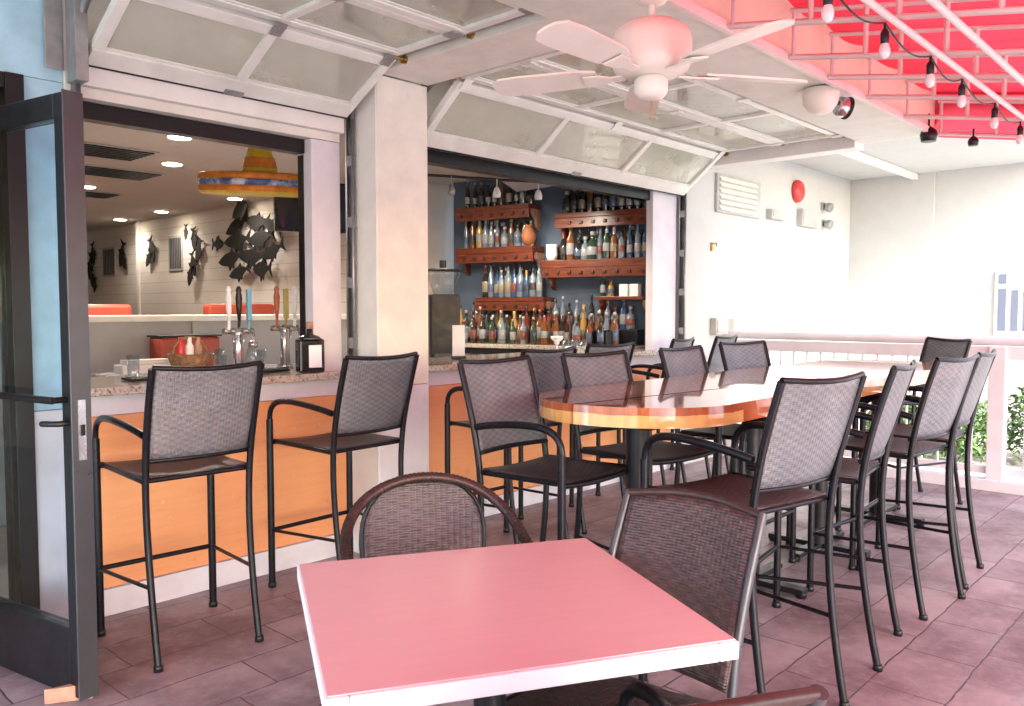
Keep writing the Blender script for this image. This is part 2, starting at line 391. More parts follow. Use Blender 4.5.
# ---------------------------------------------------------------- facade wall of the bar
fw = empty('bar_facade', (0, F, 0), 0, 'cream and pale blue bar front wall with two serving openings and orange lower panels', 'wall')
def fpart(name, mat, x0, x1, y0, y1, z0, z1, bev=.004):   # y relative to the facade plane
    return box(name, mat, x0, x1, y0, y1, z0, z1, fw, bev)
fpart('blue_wall_panel', 'blue', 1.214, 1.375, 0, .2, 1.0, 2.45, 0)
fpart('blue_wall_panel', 'blue', -3.0, 1.375, 0, .2, 2.453, 3.2, 0)
fpart('blue_wall_panel', 'blue', -3.0, .30, 0, .2, 0, 2.45, 0)
fpart('white_wall_panel', 'lav', 1.214, 1.40, -.012, .2, 0, .997, 0)
fpart('corner_trim', 'white', 1.378, 1.43, -.02, .2, 1.0, 3.2)
fpart('header', 'cream', 1.433, 2.857, 0, .2, 2.405, 3.2, 0)
fpart('header_band', 'white', 1.433, 2.857, -.05, -.003, 2.45, 2.545)
fpart('head_frame', 'dark', 1.433, 2.662, .06, .14, 2.325, 2.402)
fpart('header', 'cream', 3.315, 6.5, 0, .2, 2.475, 3.2, 0)
fpart('head_frame', 'dark', 3.50, 6.118, .03, .12, 2.39, 2.472)
fpart('jamb', 'lav', 2.665, 2.857, 0, .08, 1.05, 2.402)
fpart('jamb_frame', 'dark', 2.665, 2.70, .085, .14, 1.11, 2.322)
fpart('jamb', 'lav', 6.12, 6.5, 0, .07, 1.05, 2.472)
fpart('jamb', 'lav', 3.315, 3.50, 0, .2, 1.05, 2.472)
fpart('upper_band', 'lav', 1.403, 6.5, 0, .15, .95, 1.047)
fpart('orange_panel', 'orange', 1.403, 2.93, .012, .14, .13, .947, 0)
fpart('orange_panel', 'orange', 3.31, 6.5, .012, .14, .13, .947, 0)
fpart('baseboard', 'lav', 1.403, 6.5, -.005, .14, 0, .127)
fpart('side_end_panel', 'white', 6.5, 6.56, -.0, .2, 0, 1.05)

cl = empty('wall_column', (3.12, 3.875, 0), 0, 'thick cream square column standing between the two serving openings', 'column')
box('shaft', 'cream', -.19, .19, -.125, .16, 1.0, 2.765, cl, .006); box('shaft_base', 'lav', -.19, .19, -.125, .16, 0, .997, cl, .006)
box('cover_strip', 'white', -.196, -.19, -.12, .12, 0, 2.765, cl)

ctr = empty('bar_counter', (1.4, F, 0), 0, 'speckled granite bar counter running under both serving openings', 'counter')
box('countertop', 'granite', .03, 5.16, -.095, .56, 1.05, 1.09, ctr, .006)
box('backsplash_apron', 'boxgrey', .03, 5.1, .2, .26, .3, 1.047, ctr)
tag(box('back_work_counter', 'silver', 2.1, 5.9, 5.15, 5.75, .0, 1.02, None, .01), 'low stainless work counter behind the granite bar', 'counter')

# doorway frame with sidelight, at the far left
df = empty('doorway_frame', (.9, F, 0), 0, 'dark metal doorway frame with narrow sidelight set in pale blue wall', 'door frame')
box('mullion', 'dark', .24, .314, -.03, .15, 0, 2.45, df, .004); box('mullion', 'dark', .08, .13, -.02, .12, 0, 2.38, df, .004)
box('top_rail', 'dark', -.6, .238, -.03, .14, 2.383, 2.448, df, .004); box('glass_pane', 'glass', .131, .239, .04, .05, .1, 2.38, df)
box('mullion', 'dark', -.6, -.54, -.02, .12, 0, 2.38, df, .004); box('bottom_rail', 'dark', .131, .239, -.01, .1, 0, .1, df)

# open glass door leaf: from its hinge edge (behind) to the free edge nearest the camera
W_ = .83; dv = Vector((1.15-.985, 3.20-4.0)).normalized()
dr = empty('glass_door', (.955, 3.985, 0), math.atan2(dv.y, dv.x), 'open black framed glass door swung out from the doorway at far left', 'door')
h = .026
box('stile', 'dark', W_-.075, W_-.004, -h, h, .012, 2.22, dr, .004); box('stile', 'dark', 0, .07, -h, h, .012, 2.22, dr, .004)
box('edge_strip', 'darkgrey', W_-.004, W_+.004, -h-.012, h+.012, .012, 2.222, dr, .002)
box('top_rail', 'dark', .071, W_-.076, -h, h, 2.13, 2.22, dr, .004); box('bottom_rail', 'dark', .071, W_-.076, -h, h, .012, .27, dr, .004)
box('glass_pane', 'glass', .071, W_-.076, -.004, .004, .271, 2.129, dr)
pb = MB().tube([(.03, -.075, 1.12), (W_-.05, -.075, 1.12)], .014); pb.tube([(.04, -.02, 1.12), (.04, -.075, 1.12)], .012); pb.tube([(W_-.05, -.02, 1.12), (W_-.05, -.075, 1.12)], .012)
pb.build('push_bar', 'dark', dr)
MB().tube([(W_-.04, -.02, 1.035), (W_-.04, -.06, 1.035), (W_-.055, -.07, 1.035), (W_-.13, -.07, 1.03)], .011).build('lever_handle', 'black', dr)
lp = box('latch_plate', 'silver', W_+.004, W_+.007, -.014, .014, .90, 1.12, dr)
box('latch_bolt', 'dark', W_+.007, W_+.012, -.008, .008, .99, 1.03, lp)
tag(MB().prism([(0, 0), (.16, 0), (.16, .05)], 0, .055, T=Matrix.Translation((1.00, 3.26, .002)) @ Matrix.Rotation(R(-30), 4, 'Z')).build('door_wedge', 'wedge'), 'small raw wood wedge on the floor under the open glass door', 'door wedge')

# ---------------------------------------------------------------- garage doors folded up under the ceiling
def garage(x0, x1, y0, z0, npan, label):
    g = empty('garage_door', (x0, y0, z0), 0, label, 'garage door', 'raised sectional garage doors')
    Wd = x1-x0; L = .50
    def sec(T, cols, Ls=L, low=.10):
        b = MB(); st = .05; top = .055
        b.box(0, Wd, -.022, .022, 0, low, T=T); b.box(0, Wd, -.022, .022, Ls-top, Ls-.004, T=T)
        for i in range(cols+1):
            c = i*(Wd-st)/cols; b.box(c, c+st, -.021, .021, low+.0005, Ls-top-.0005, T=T)
        s_ = b.build('section_panel', 'whitemetal', g, .003)
        gl = MB(); 
        for i in range(cols):
            c0 = i*(Wd-st)/cols+st; c1 = (i+1)*(Wd-st)/cols
            MB().box(c0+.001, c1-.001, -.004, .004, low+.001, Ls-top-.001, T=T).build('glass_pane', 'gglass', s_)
            fr = MB()
            fr.box(c0+.001, c1-.001, -.014, -.006, low+.001, low+.016, T=T); fr.box(c0+.001, c1-.001, -.014, -.006, Ls-top-.016, Ls-top-.001, T=T)
            fr.build('glazing_bead', 'whitemetal', s_)
        # end stile hinge brackets
        for c in (.02, Wd/2-.03, Wd-.08): MB().box(c, c+.06, -.032, -.0235, Ls-.05, Ls+.03, T=T).build('hinge', 'whitemetal' if npan == 3 else 'steel', s_)
        for c in (-.055, Wd):
            rl = MB(); rl.tube([(c, .0, Ls), (c+.055, .0, Ls)], .009, T=T); rl.tube([((c-.01 if c < 0 else c+.055), 0, Ls), ((c+.01 if c < 0 else c+.075), 0, Ls)], .024, 12, T=T)
            rl.build('roller', 'brass', s_)
    zt = 2.79-z0
    ang = math.asin(min(.95, (zt)/L))
    # bottom section leans outwards, then two or more lie flat along the tracks
    T0 = Matrix.Rotation(R(90)-ang, 4, 'X')
    sec(T0, npan)
    yh = -L*math.cos(ang)
    for k in range(2 if npan == 3 else 3):
        T = Matrix.Translation((0, yh-.012-k*L, zt+.02)) @ Matrix.Rotation(R(90), 4, 'X')
        sec(T, npan, low=.055)
    sl_ = MB().tube([(0, .0, -.012), (Wd, .0, -.012)], .012, 8); sl_.build('bottom_seal', 'black', g)
    lk = MB().box(Wd*.5-.05, Wd*.5+.05, -.03, .0, .0, .03, T=T0).build('lift_handle', 'steel', g)
    return g
garage(1.45, 2.86, F-.06, 2.555, 2, 'white framed glass garage door folded up above left serving opening')
garage(3.38, 6.50, F-.06, 2.475, 3, 'wide white framed glass garage door folded up above bottle shelf opening')
def track(x, side, z0, yend, label):
    t = empty('door_track', (x, F, 0), 0, label, 'door track', 'garage door tracks')
    y0 = -.045; r_ = .30; zt = 2.835
    pts = [(0, y0, z0), (0, y0, zt-r_)] + arc((y0-r_, zt-r_), r_, 0, R(90), 8) + [(0, yend-F, zt)]
    b = MB()
    V = [Vector(p) for p in pts]
    # C-shaped rail: web and two lips, swept by hand
    def strip(off0, off1, xo0, xo1):
        rows = []
        for i, p in enumerate(V):
            a = V[max(i-1, 0)]; c = V[min(i+1, len(V)-1)]; tn = (c-a).normalized(); nr = Vector((0, -tn.z, tn.y))
            rows.append([p+nr*off0+Vector((xo0, 0, 0)), p+nr*off1+Vector((xo1, 0, 0))])
        b.sheet(rows, .003)
    strip(-.03, .03, 0, 0); strip(-.03, -.03, 0, side*.022); strip(.03, .03, 0, side*.022)
    b.build('rail', 'steel', t)
    for z in [z0+.15+k*.35 for k in range(int((zt-r_-z0)/.35))]:
        MB().box(-side*.004-.02, -side*.004+.02, y0-.02, y0+.04, z-.03, z+.03).build('bracket', 'steel', t)
    for y in [y0-r_-.25-k*.45 for k in range(int((abs(yend-F)-r_)/.45))]:
        MB().box(-.018, .018, y-.02, y+.02, zt+.034, 3.14).box(-.03, .03, y-.03, y+.03, zt+.030, zt+.036).build('hanger', 'steel', t)
    return t
track(1.405, 1, 2.0, 1.3, 'grey steel door track at left edge of left serving opening')
track(2.905, -1, 1.1, 1.3, 'grey steel door track against left face of cream column')
track(3.345, 1, 2.1, 2.2, 'grey steel door track curving up right of cream column')
track(6.545, -1, 1.1, 2.1, 'grey steel door track at right end of bottle shelf opening')
pl = MB().box(1.378, 1.432, F-.16, F-.052, 2.44, 3.14); pl.box(1.30, 1.376, F-.03, F-.0205, 2.5, 3.14)
tag(pl.build('track_mounting_plate', 'steel', None, .003), 'perforated grey steel mounting plate above top of open glass door', 'bracket')

# ---------------------------------------------------------------- porch ceiling, beams, fascia
tag(box('porch_ceiling', 'ceil', -3, 6.75, 2.45, F-.003, 3.15, 3.25), kind='structure')
tag(box('ceiling_beam', 'cream', 2.93, 3.31, 2.452, 3.745, 2.768, 3.148, None, .006), 'cream boxed beam running out from top of the square column', 'beam')
fb = empty('edge_beam', (0, 1.94, 2.75), 0, 'long pale boxed beam along porch edge with peach fascia', 'beam')
box('soffit', 'soffit', -3, 6.75, .0, .508, .0, .03, fb); box('fascia', 'peach', -3, 6.75, -.02, -.003, -.0, .32, fb)
box('core', 'soffit', -3, 6.75, .0, .508, .033, .40, fb); box('drip_trim', 'truss', -3, 6.75, -.05, -.022, -.03, .015, fb)
tag(box('end_beam', 'white', 6.57, 6.75, 2.452, F-.003, 2.70, 3.147, None, .006), 'white boxed beam closing right end of the porch ceiling', 'beam')
tag(box('porch_roof', 'white', -3, 6.78, 2.0, 15.2, 3.28, 3.4), kind='structure')

# ---------------------------------------------------------------- red awning on white trusses
SL = .176
def zc(y, z=3.06): return z+SL*(y-1.94)
aw = empty('red_awning', (0, 1.94, 3.0), 0, 'red fabric awning stretched over white trusses above the patio', 'awning')
TX = [-2.9, -2.2, -1.5, -.8, -.1, .55, 1.15, 1.75, 2.32, 2.58, 2.93, 3.5, 4.14, 4.64, 5.22, 5.92, 6.66]
rows = []
for i in range(10):  # outer run is out of view, its reach set to admit sky light
    y = 1.92-i*.5; row = []
    for k in range(len(TX)-1):
        for q in range(6):
            tq = q/6; x = TX[k]+(TX[k+1]-TX[k])*tq; row.append((x, y-1.94, zc(y)-3.0-.035*math.sin(math.pi*tq)))
    row.append((6.71, y-1.94, zc(y)-3.0)); rows.append(row)
MB().sheet(rows, .004).build('canopy', 'fabric', aw)
MB().sheet([[(6.70, -.02, .055), (6.70, -4.5, .055-SL*4.5)], [(6.705, -.02, -.275), (6.705, -4.5, -.275-SL*4.5)]], .004).build('side_valance', 'fabric', aw)
MB().sheet([[(-2.9, -4.53, -.74), (6.7, -4.53, -.74)], [(-2.9, -4.55, -.96), (6.7, -4.55, -.96)]], .004).build('added_front_valance', 'fabric', aw)  # unseen flap added to keep low sun off the patio floor
# trusses are parts of the awning: keep them as meshes directly under it
def truss_mesh(x):
    b = MB(); b2 = lambda y, o: o-.25+SL*y
    b.tube([(x, -.055, b2(-.055, 0)), (x, -4.5, b2(-4.5, 0))], .015, 4); b.tube([(x, -.055, b2(-.055, .235)), (x, -4.5, b2(-4.5, .235))], .014, 4)
    for k in range(13):
        y = -.075-k*.36; b.tube([(x, y, b2(y, .0)), (x, y, b2(y, .235))], .013, 4)
    b.build('truss', 'truss', aw)
for x in TX[1:]: truss_mesh(x)
for y, z in ((1.14, 2.575), (.94, 2.545)):
    MB().tube([(-2.9, y-1.94, z-3.0), (6.66, y-1.94, z-3.0)], .019, 4).build('purlin', 'truss', aw)

# string of bulbs along the purlin
sb = empty('string_lights', (0, 1.17, 2.6), 0, 'string of hanging white bulbs in black sockets under red awning', 'string lights')
bx = [1.6, 2.2, 2.86, 3.42, 4.0, 4.50, 5.14, 5.75]
cord = []
for a, b_ in zip(bx[:-1], bx[1:]):
    for q in range(8):
        tq = q/8; cord.append((a+(b_-a)*tq, 0, -.03-.05*math.sin(math.pi*tq)))
cord.append((bx[-1], 0, -.03)); MB().tube(cord, .0038, 6).build('cord', 'black', sb)
for x in bx:
    MB().tube([(x, 0, -.03), (x, 0, -.075)], .006, 6).lathe([(.010, -.115), (.016, -.11), (.017, -.07), (.010, -.055)], 12, c=(x, 0, 0)).build('socket', 'black', sb)
    MB().lathe([(.004, -.168), (.014, -.162), (.021, -.147), (.022, -.135), (.016, -.115), (.014, -.108)], 14, c=(x, 0, 0)).build('bulb', 'bulb', sb)
for (x, y, z), lb in (((6.5, 1.9, 2.74), 'small black spot lamp at far right corner of the pale edge beam'), ((6.55, 1.62, 2.66), 'tiny black lamp hanging below far end of red awning')):
    s_ = 1 if z > 2.7 else .6
    o = MB().lathe([(.05*s_, -.05*s_), (.06*s_, .0), (.05*s_, .03*s_), (.012, .06*s_)], 14).tube([(0, 0, .05*s_), (0, 0, .15*s_)], .007, 6).build('spot_lamp', 'black', None, 0, (x, y, z-.03)); tag(o, lb, 'lamp')

# emergency light under the porch edge
em = empty('emergency_light', (4.86, 2.02, 2.75), R(-35), 'white emergency light with dark ringed lamp head under the pale beam', 'emergency light')
MB().lathe([(.02, -.155), (.065, -.14), (.095, -.10), (.105, -.05), (.10, -.012), (.06, -.002)], 20).build('housing', 'fanw', em)
lh = MB().lathe([(.03, -.04), (.055, -.03), (.06, .03), (.045, .035), (.03, .01)], 16, T=Matrix.Translation((.16, .02, -.10)) @ Matrix.Rotation(R(100), 4, 'Y')).build('lamp_head', 'silver', em)
MB().tube(arc((0, 0), .06, 0, 2*math.pi, 18, 'xy', 0)[:-1], .008, 6, closed=True, T=Matrix.Translation((.19, .02, -.105)) @ Matrix.Rotation(R(100), 4, 'Y')).build('lens_ring', 'black', lh)
MB().tube([(.08, .01, -.06), (.13, .02, -.08)], .014, 8).build('swivel', 'black', em)

# ceiling fan
fn = empty('ceiling_fan', (2.58, 1.70, 2.745), 0, 'white five blade ceiling fan hanging from the awning truss', 'ceiling fan')
MB().lathe([(.02, -.20), (.05, -.19), (.075, -.15), (.08, -.09), (.075, -.03), (.05, .02)], 24).build('mount_cup', 'fanw', fn)
MB().tube([(0, 0, -.40), (0, 0, -.19)], .012, 12).build('downrod', 'fanw', fn)
MB().lathe([(.05, -.455), (.10, -.45), (.135, -.43), (.145, -.40), (.145, -.33), (.135, -.295), (.10, -.27), (.04, -.262)], 32).build('motor_housing', 'fanw', fn)
MB().lathe([(.02, -.535), (.045, -.53), (.06, -.51), (.062, -.47), (.05, -.455)], 24).build('switch_housing', 'fanw', fn)
MB().tube([(.05, .03, -.50), (.055, .033, -.60)], .0025, 5).build('pull_chain', 'brass', fn)
for k in range(5):
    T = Matrix.Rotation(R(-34+72*k), 4, 'Z')
    poly = [(.20, -.045), (.26, -.062), (.50, -.072), (.585, -.066), (.615, -.035), (.62, 0), (.615, .035), (.585, .066), (.50, .072), (.26, .062), (.20, .045)]
    MB().prism(poly, -.004, .004, T=T @ Matrix.Translation((0, 0, -.435)) @ Matrix.Rotation(R(12), 4, 'X')).build('blade', 'fanw', fn, .002)
    MB().prism([(.10, -.02), (.15, -.016), (.19, -.035), (.25, -.04), (.25, .04), (.19, .035), (.15, .016), (.10, .02)], -.006, .0, T=T @ Matrix.Translation((0, 0, -.445)) @ Matrix.Rotation(R(12), 4, 'X')).build('blade_arm', 'brass' if k == 9 else 'fanw', fn, .001)

# ---------------------------------------------------------------- neighbouring white building and railing
nb = empty('white_building', (6.56, F, 0), 0, 'sunlit white stucco building with covered walkway right of the bar', 'building')
def npart(name, mat, x0, x1, y0, y1, z0, z1, bev=0): return box(name, mat, x0-6.56, x1-6.56, y0-F, y1-F, z0, z1, nb, bev)
npart('wall', 'extwhite', 6.563, 10.75, F, F+.2, -.3, 3.6)
npart('wall', 'extwhite', 10.6, 10.8, 3.02, F-.003, -.3, 3.6); npart('wall', 'extwhite', 10.64, 10.8, -3, 3.017, -.3, 3.6)
npart('walkway_roof', 'extwhite', 6.80, 10.595, 1.66, F-.003, 3.06, 3.2)
npart('soffit_trim', 'white', 8.30, 10.59, 3.2, 3.26, 2.99, 3.057)
win = npart('window', 'white', 10.61, 10.637, 1.3, 2.36, 1.15, 1.88, .004)
for y0, y1, z0, z1 in ((2.24, 2.32, 1.73, 1.84), (2.24, 2.32, 1.20, 1.68), (2.12, 2.19, 1.20, 1.66), (2.0, 2.07, 1.2, 1.66), (1.75, 1.95, 1.2, 1.84), (1.4, 1.7, 1.2, 1.84)):
    MB().box(10.600-6.56, 10.609-6.56, y0-F, y1-F, z0, z1).build('pane', simple('window_blue', (.12, .14, .19), .3), win)
wt = empty('wall_vent', (7.18, F, 2.55), 0, 'large white louvred vent high on the sunlit wall', 'vent')
box('frame', 'boxgrey', 0, .9, -.03, -.002, -.17, .20, wt, .004)
for k in range(6): MB().box(.04, .80, -.012, .0, 0, .045, T=Matrix.Translation((0, -.045, -.15+k*.056)) @ Matrix.Rotation(R(-35), 4, 'X')).build('slat', 'ceil', wt)
for nm, a, lb, ct, mt in (('junction_box', (8.27, 8.62, 2.40, 2.50), 'small grey box right of the large wall vent', 'box', 'boxgrey'), ('utility_box', (9.03, 9.55, 2.38, 2.57), 'wide pale utility box on the sunlit wall beside two small wall lamps', 'box', 'boxgrey'),
                          ('utility_box', (7.12, 7.36, 1.20, 1.36), 'left small grey utility box low on white wall behind the stools', 'box', 'boxgrey'), ('utility_box', (7.48, 7.70, 1.20, 1.35), 'right paler utility box low on white wall behind the stools', 'box', 'white')):
    o = MB().box(a[0], a[1], F-.07, F-.003, a[2], a[3]).box(a[0]+.02, a[1]-.02, F-.078, F-.071, a[2]+.02, a[3]-.02).build(nm, mt, None, .004); tag(o, lb, ct)
tag(MB().lathe([(.125, 0), (.125, .03), (.10, .06), (.05, .075), (.0, .078)], 24, T=Matrix.Translation((9.0, F-.003, 2.76)) @ Matrix.Rotation(R(90), 4, 'X')).build('alarm_bell', 'alarm'), 'round red alarm bell high on the sunlit white wall', 'alarm bell')
for z, lb in ((2.66, 'upper small grey wall lamp right of the pale utility box'), (2.46, 'lower small grey wall lamp right of the pale utility box')):
    tag(MB().box(9.68, 9.78, F-.03, F-.003, z-.04, z+.04).lathe([(.02, 0), (.05, .03), (.055, .09)], 12, T=Matrix.Translation((9.73, F-.03, z)) @ Matrix.Rotation(R(110), 4, 'X')).build('wall_lamp', 'steel', None), lb, 'lamp')
tag(MB().box(7.11, 7.14, F-.02, F-.003, 2.0, 2.08).tube([(7.125, F-.02, 2.07), (7.125, F-.06, 2.07), (7.125, F-.06, 2.04)], .007, 8).build('wall_hook', 'brass'), 'little brass hook on white wall right of the door track', 'hook')
for (y, z, n_, lb) in ((4.3, 1.3, 3, 0), ):
    pass
sp = MB().tube([(10.2, 3.05, -.1), (10.2, 3.05, 1.3)], .02, 8); sp.tube(bez([(10.2, 3.05, 1.3), (10.2, 3.05, 1.42), (10.2, 3.25, 1.42), (10.2, 3.25, 1.33)], 10), .015, 8)
tag(sp.build('standpipe', 'steel'), 'thin grey hooked pipe standing behind the railing', 'pipe')

rg = empty('patio_railing', (7.4, 4.0, 0), 0, 'white railing with round top rail along right edge of the patio', 'railing')
def rp(name, x0, x1, y0, y1, z0, z1): return box(name, 'lav', x0, x1, y0, y1, z0, z1, rg, .006)
MB().tube([(0, -.003, 1.195), (0, -11, 1.195)], .038, 16).build('top_rail', 'lav', rg)
rp('under_rail', -.03, .03, -11, -.003, 1.05, 1.152); rp('bottom_rail', -.025, .025, -11, -.003, .13, .19)
rp('kerb', -.07, .09, -11, -.003, 0, .09)
for y in (-.08, -2.34-.06, -4.7, -7.0): rp('post', -.055, .055, y-.06, y+.06, .0, 1.15)
k = 0; y = -.22
while y > -10.9:
    if min(abs(y+q) for q in (.08, 2.40, 4.7, 7.0)) > .08: MB().tube([(0, y, .19), (0, y, 1.05)], .011, 8).build('baluster', 'lav', rg)
    y -= .125; k += 1

def shrub(name, c, rad, hgt, n, seed, label):
    rnd = random.Random(seed); e = empty(name, c, 0, label, 'shrub', 'shrubs beyond the railing')
    b = MB(); st = MB()
    for i in range(n):
        a = rnd.uniform(0, 2*math.pi); rr = rad*math.sqrt(rnd.random()); zz = hgt*(.15+.85*rnd.random())*(1-.35*(rr/rad)**2)
        p = Vector((rr*math.cos(a), rr*math.sin(a), zz)); T = Matrix.Translation(p) @ Matrix.Rotation(rnd.uniform(0, 6.3), 4, 'Z') @ Matrix.Rotation(rnd.uniform(-1, 1), 4, 'X')
        l = rnd.uniform(.05, .10); b.add([(0, 0, 0), (l*.3, l*.5, .01), (0, l*1.2, 0), (-l*.3, l*.5, .01)], [(0, 1, 2, 3)], T=T)
    for i in range(12):
        a = rnd.uniform(0, 6.3); st.tube([(0, 0, 0), (rad*.5*math.cos(a), rad*.5*math.sin(a), hgt*.7)], [.015, .006], 5)
    b.build('foliage', 'leaf', e); st.build('stem', 'stem', e)
shrub('shrub', (9.0, 2.35, -.1), .42, .75, 1500, 1, 'low green shrub beyond the railing just right of its near post')
shrub('shrub', (9.6, 1.55, -.1), .5, .9, 1700, 2, 'fuller green shrub at the picture right edge beyond the railing')
shrub('shrub', (9.8, 3.1, -.1), .35, .6, 1200, 3, 'small green shrub seen between the last two bar stools')

# ---------------------------------------------------------------- interior seen through the openings
sw = empty('dining_wall', (5.3, 7, 0), 0, 'cream board clad dining room wall hung with black iron fish', 'wall')
box('wall_boards', 'siding', 0, .15, .0, 5.52, 0, 2.748, sw); box('wall_boards', 'siding', .06, .2, 5.523, 8.0, 0, 2.748, sw); box('corner_trim', 'white', -.02, .0, 5.48, 5.55, 0, 2.748, sw)
tag(box('bar_side_wall', 'beige', 5.2, 6.6, 6.48, 6.99, 0, 2.748), 'beige side wall left of the bottle shelves', 'wall')
Wo = Vector((6.34, 4.21)); Wd_ = Vector((-.19, .982)); ang_w = math.atan2(Wd_.y, Wd_.x)
WT = Matrix.Translation((Wo.x, Wo.y, 0)) @ Matrix.Rotation(ang_w, 4, 'Z')     # local x along wall (away), local +y = into the bar
S0 = .16                                                              # wall origin lies this far beyond the s origin
tag(box('bottle_wall', 'bluewall', -.14, 2.15, -.12, 0, 0, 2.748, T=WT), 'slate blue wall behind the liquor shelves', 'wall')
tag(MB().prism([(4.88, 4.79), (5.90, 5.40), (5.84, 4.79), (5.6, 4.25), (4.9, 4.25)], 2.57, 2.747).build('ceiling_bulkhead', 'greywall'), 'dropped grey ceiling bulkhead with pointed corner above the bottle shelves', 'bulkhead')
hw = empty('half_wall', (0, 6.2, 0), 0, 'grey half wall with long white ledge inside the dining room', 'wall')
box('body', 'greywall', .9, 4.6, 0, .12, 0, 1.35, hw); box('ledge', 'white', .9, 4.62, -.06, .2, 1.352, 1.40, hw, .005); box('post', 'boxgrey', 3.02, 3.10, -.02, 0, .9, 1.35, hw)
for (x0, x1, y, z, lb) in ((2.35, 3.32, 8.0, 1.49, 'long red booth back left of the beer taps'), (4.08, 4.85, 8.0, 1.50, 'shorter red booth back behind the beer taps')):
    b = empty('booth_seat', ((x0+x1)/2, y, 0), 0, lb, 'booth', 'red dining booths'); hx = (x1-x0)/2
    box('backrest', 'booth', -hx, hx, 0, .14, .45, z, b, .03); box('seat', 'booth', -hx, hx, .15, .6, .3, .47, b, .03); box('base', 'dark', -hx+.03, hx-.03, .05, .55, 0, .297, b)
bo = empty('bar_cushion', (2.86, 5.9, 0), 0, 'low red padded cabinet on work counter in front of half wall', 'cabinet')
box('body', 'booth', -.22, .24, 0, .2, .0, 1.24, bo, .02); box('lid', 'dark', -.23, .25, -.01, .2, 1.242, 1.255, bo)
def fish(L):
    P = [(-.5, 0), (-.38, .10), (-.2, .17), (-.12, .19), (-.09, .31), (0, .2), (.06, .28), (.1, .16), (.25, .07), (.32, .035), (.5, .22), (.43, 0), (.5, -.22), (.32, -.035), (.25, -.07), (.12, -.13), (.08, -.25), (-.02, -.16), (-.2, -.15), (-.38, -.08)]
    return [(x*L*1.35, -y*L*(1.05 if L > .33 else 1.6)) for x, y in P][::-1]
def fishobj(y, z, L, rot, seed):
    return fish(L), Matrix.Translation((-.03, y-7, z)) @ Matrix.Rotation(R(-90), 4, 'Z') @ Matrix.Rotation(R(90), 4, 'X') @ Matrix.Rotation(rot, 4, 'Z')
sch = [('school of black iron fish, largest sculpture on the dining wall', [(9.55, 2.50, .40, .35), (9.05, 2.50, .38, -.1), (9.50, 2.30, .44, .05), (8.92, 2.30, .42, .1), (9.62, 2.08, .42, .15), (9.08, 2.08, .44, -.05), (8.62, 2.42, .32, -.35), (8.58, 2.12, .34, .3), (9.3, 2.66, .26, .5), (9.3, 1.90, .34, .2), (8.75, 1.92, .28, .0)]),
       ('single small black iron fish left of the big school', [(10.05, 2.28, .28, 3.1)]),
       ('wavy column of black iron fish right of the right wall grille', [(10.7, 2.38, .30, 1.7), (10.55, 2.22, .32, 1.2), (10.68, 2.05, .32, 1.8), (10.75, 1.90, .28, 1.3), (10.82, 2.48, .2, 1.5)]),
       ('curled black iron fish just right of the wall corner trim', [(12.0, 2.30, .36, 1.9), (12.08, 2.18, .26, 1.0)]),
       ('curled black iron fish just left of the wall corner trim', [(13.2, 2.30, .40, 1.2), (13.1, 2.17, .30, 2.2)]),
       ('narrow column of black iron fish at far left of the dining wall', [(14.35, 2.35, .36, 1.7), (14.45, 2.15, .40, 1.3), (14.35, 1.95, .34, 1.9), (14.2, 1.84, .25, 1.3)])]
for lb, lst in sch:
    e = empty('fish_sculpture', (5.3 if lst[0][0] < 12.5 else 5.36, 7, 0), 0, lb, 'wall sculpture', 'black iron fish sculptures')
    for i, (y, z, L, rt) in enumerate(lst):
        P, T = fishobj(y, z, L*(1.12 if len(lst) > 8 else .8), rt, i); MB().prism([(x, q) for x, q in P], -.006+i*.013, .006+i*.013, T=T).build('fish', 'fish', e)
for y0, y1, z0, z1, lb in ((11.08, 11.5, 1.98, 2.46, 'right grey wall grille between black iron fish'), (13.5, 14.0, 1.96, 2.42, 'left grey wall grille near far end of dining wall')):
    xo = 5.3 if y0 < 12.5 else 5.36
    g = empty('wall_grille', (xo, y0, z0), 0, lb, 'grille', 'dining wall grilles'); box('frame', 'boxgrey', -.015, -.002, 0, y1-y0, 0, z1-z0, g)
    s_ = MB()
    for k in range(7): s_.box(-.022, -.0155, .03+k*(y1-y0-.06)/7, .03+(k+.55)*(y1-y0-.06)/7, .03, z1-z0-.03)
    s_.build('slats', 'darkgrey', g)
# downlights, each with its own lamp; last three added to brighten the room
ll = [((2.92, 6.12), 'largest round downlight nearest the serving opening'), ((3.41, 7.3), 'second round downlight behind the nearest one'), ((3.42, 9.32), 'round downlight at left edge of the opening'), ((4.97, 9.05), 'round downlight below the sombrero brim'), ((4.96, 10.97), 'round downlight farther back right of two'), ((4.99, 12.38), 'farthest small round downlight by the wall corner'),
      ((1.2, 7.0), 'added unseen downlight above the left of the half wall'), ((.8, 9.8), 'added unseen downlight deep in the left of the dining room'), ((5.2, 5.4), 'added fill downlight over the bar work counter')]
for (x, y), lb in ll:
    e = empty('downlight', (x, y, 2.75), 0, lb or 'round recessed ceiling downlight deeper in the room', 'ceiling light', 'recessed downlights')
    MB().lathe([(.085, -.012), (.10, -.008), (.10, -.001)], 24).build('trim_ring', 'white', e)
    MB().lathe([(.080, -.016), (.080, -.0125)], 20).build('diffuser', plain('downlight_glow', (.9, .85, .7), .5, emit=((1, .85, .62), 9)), e)
    ld = bpy.data.lights.new('downlight_lamp', 'SPOT'); ld.energy = 44 if x < 4 else 8; ld.spot_size = R(150); ld.spot_blend = .8; ld.color = (1, .88, .76); ld.shadow_soft_size = .08
    lo = bpy.data.objects.new('downlight_lamp', ld); COL.objects.link(lo); lo.parent = e; lo.location = (0, 0, -.03)
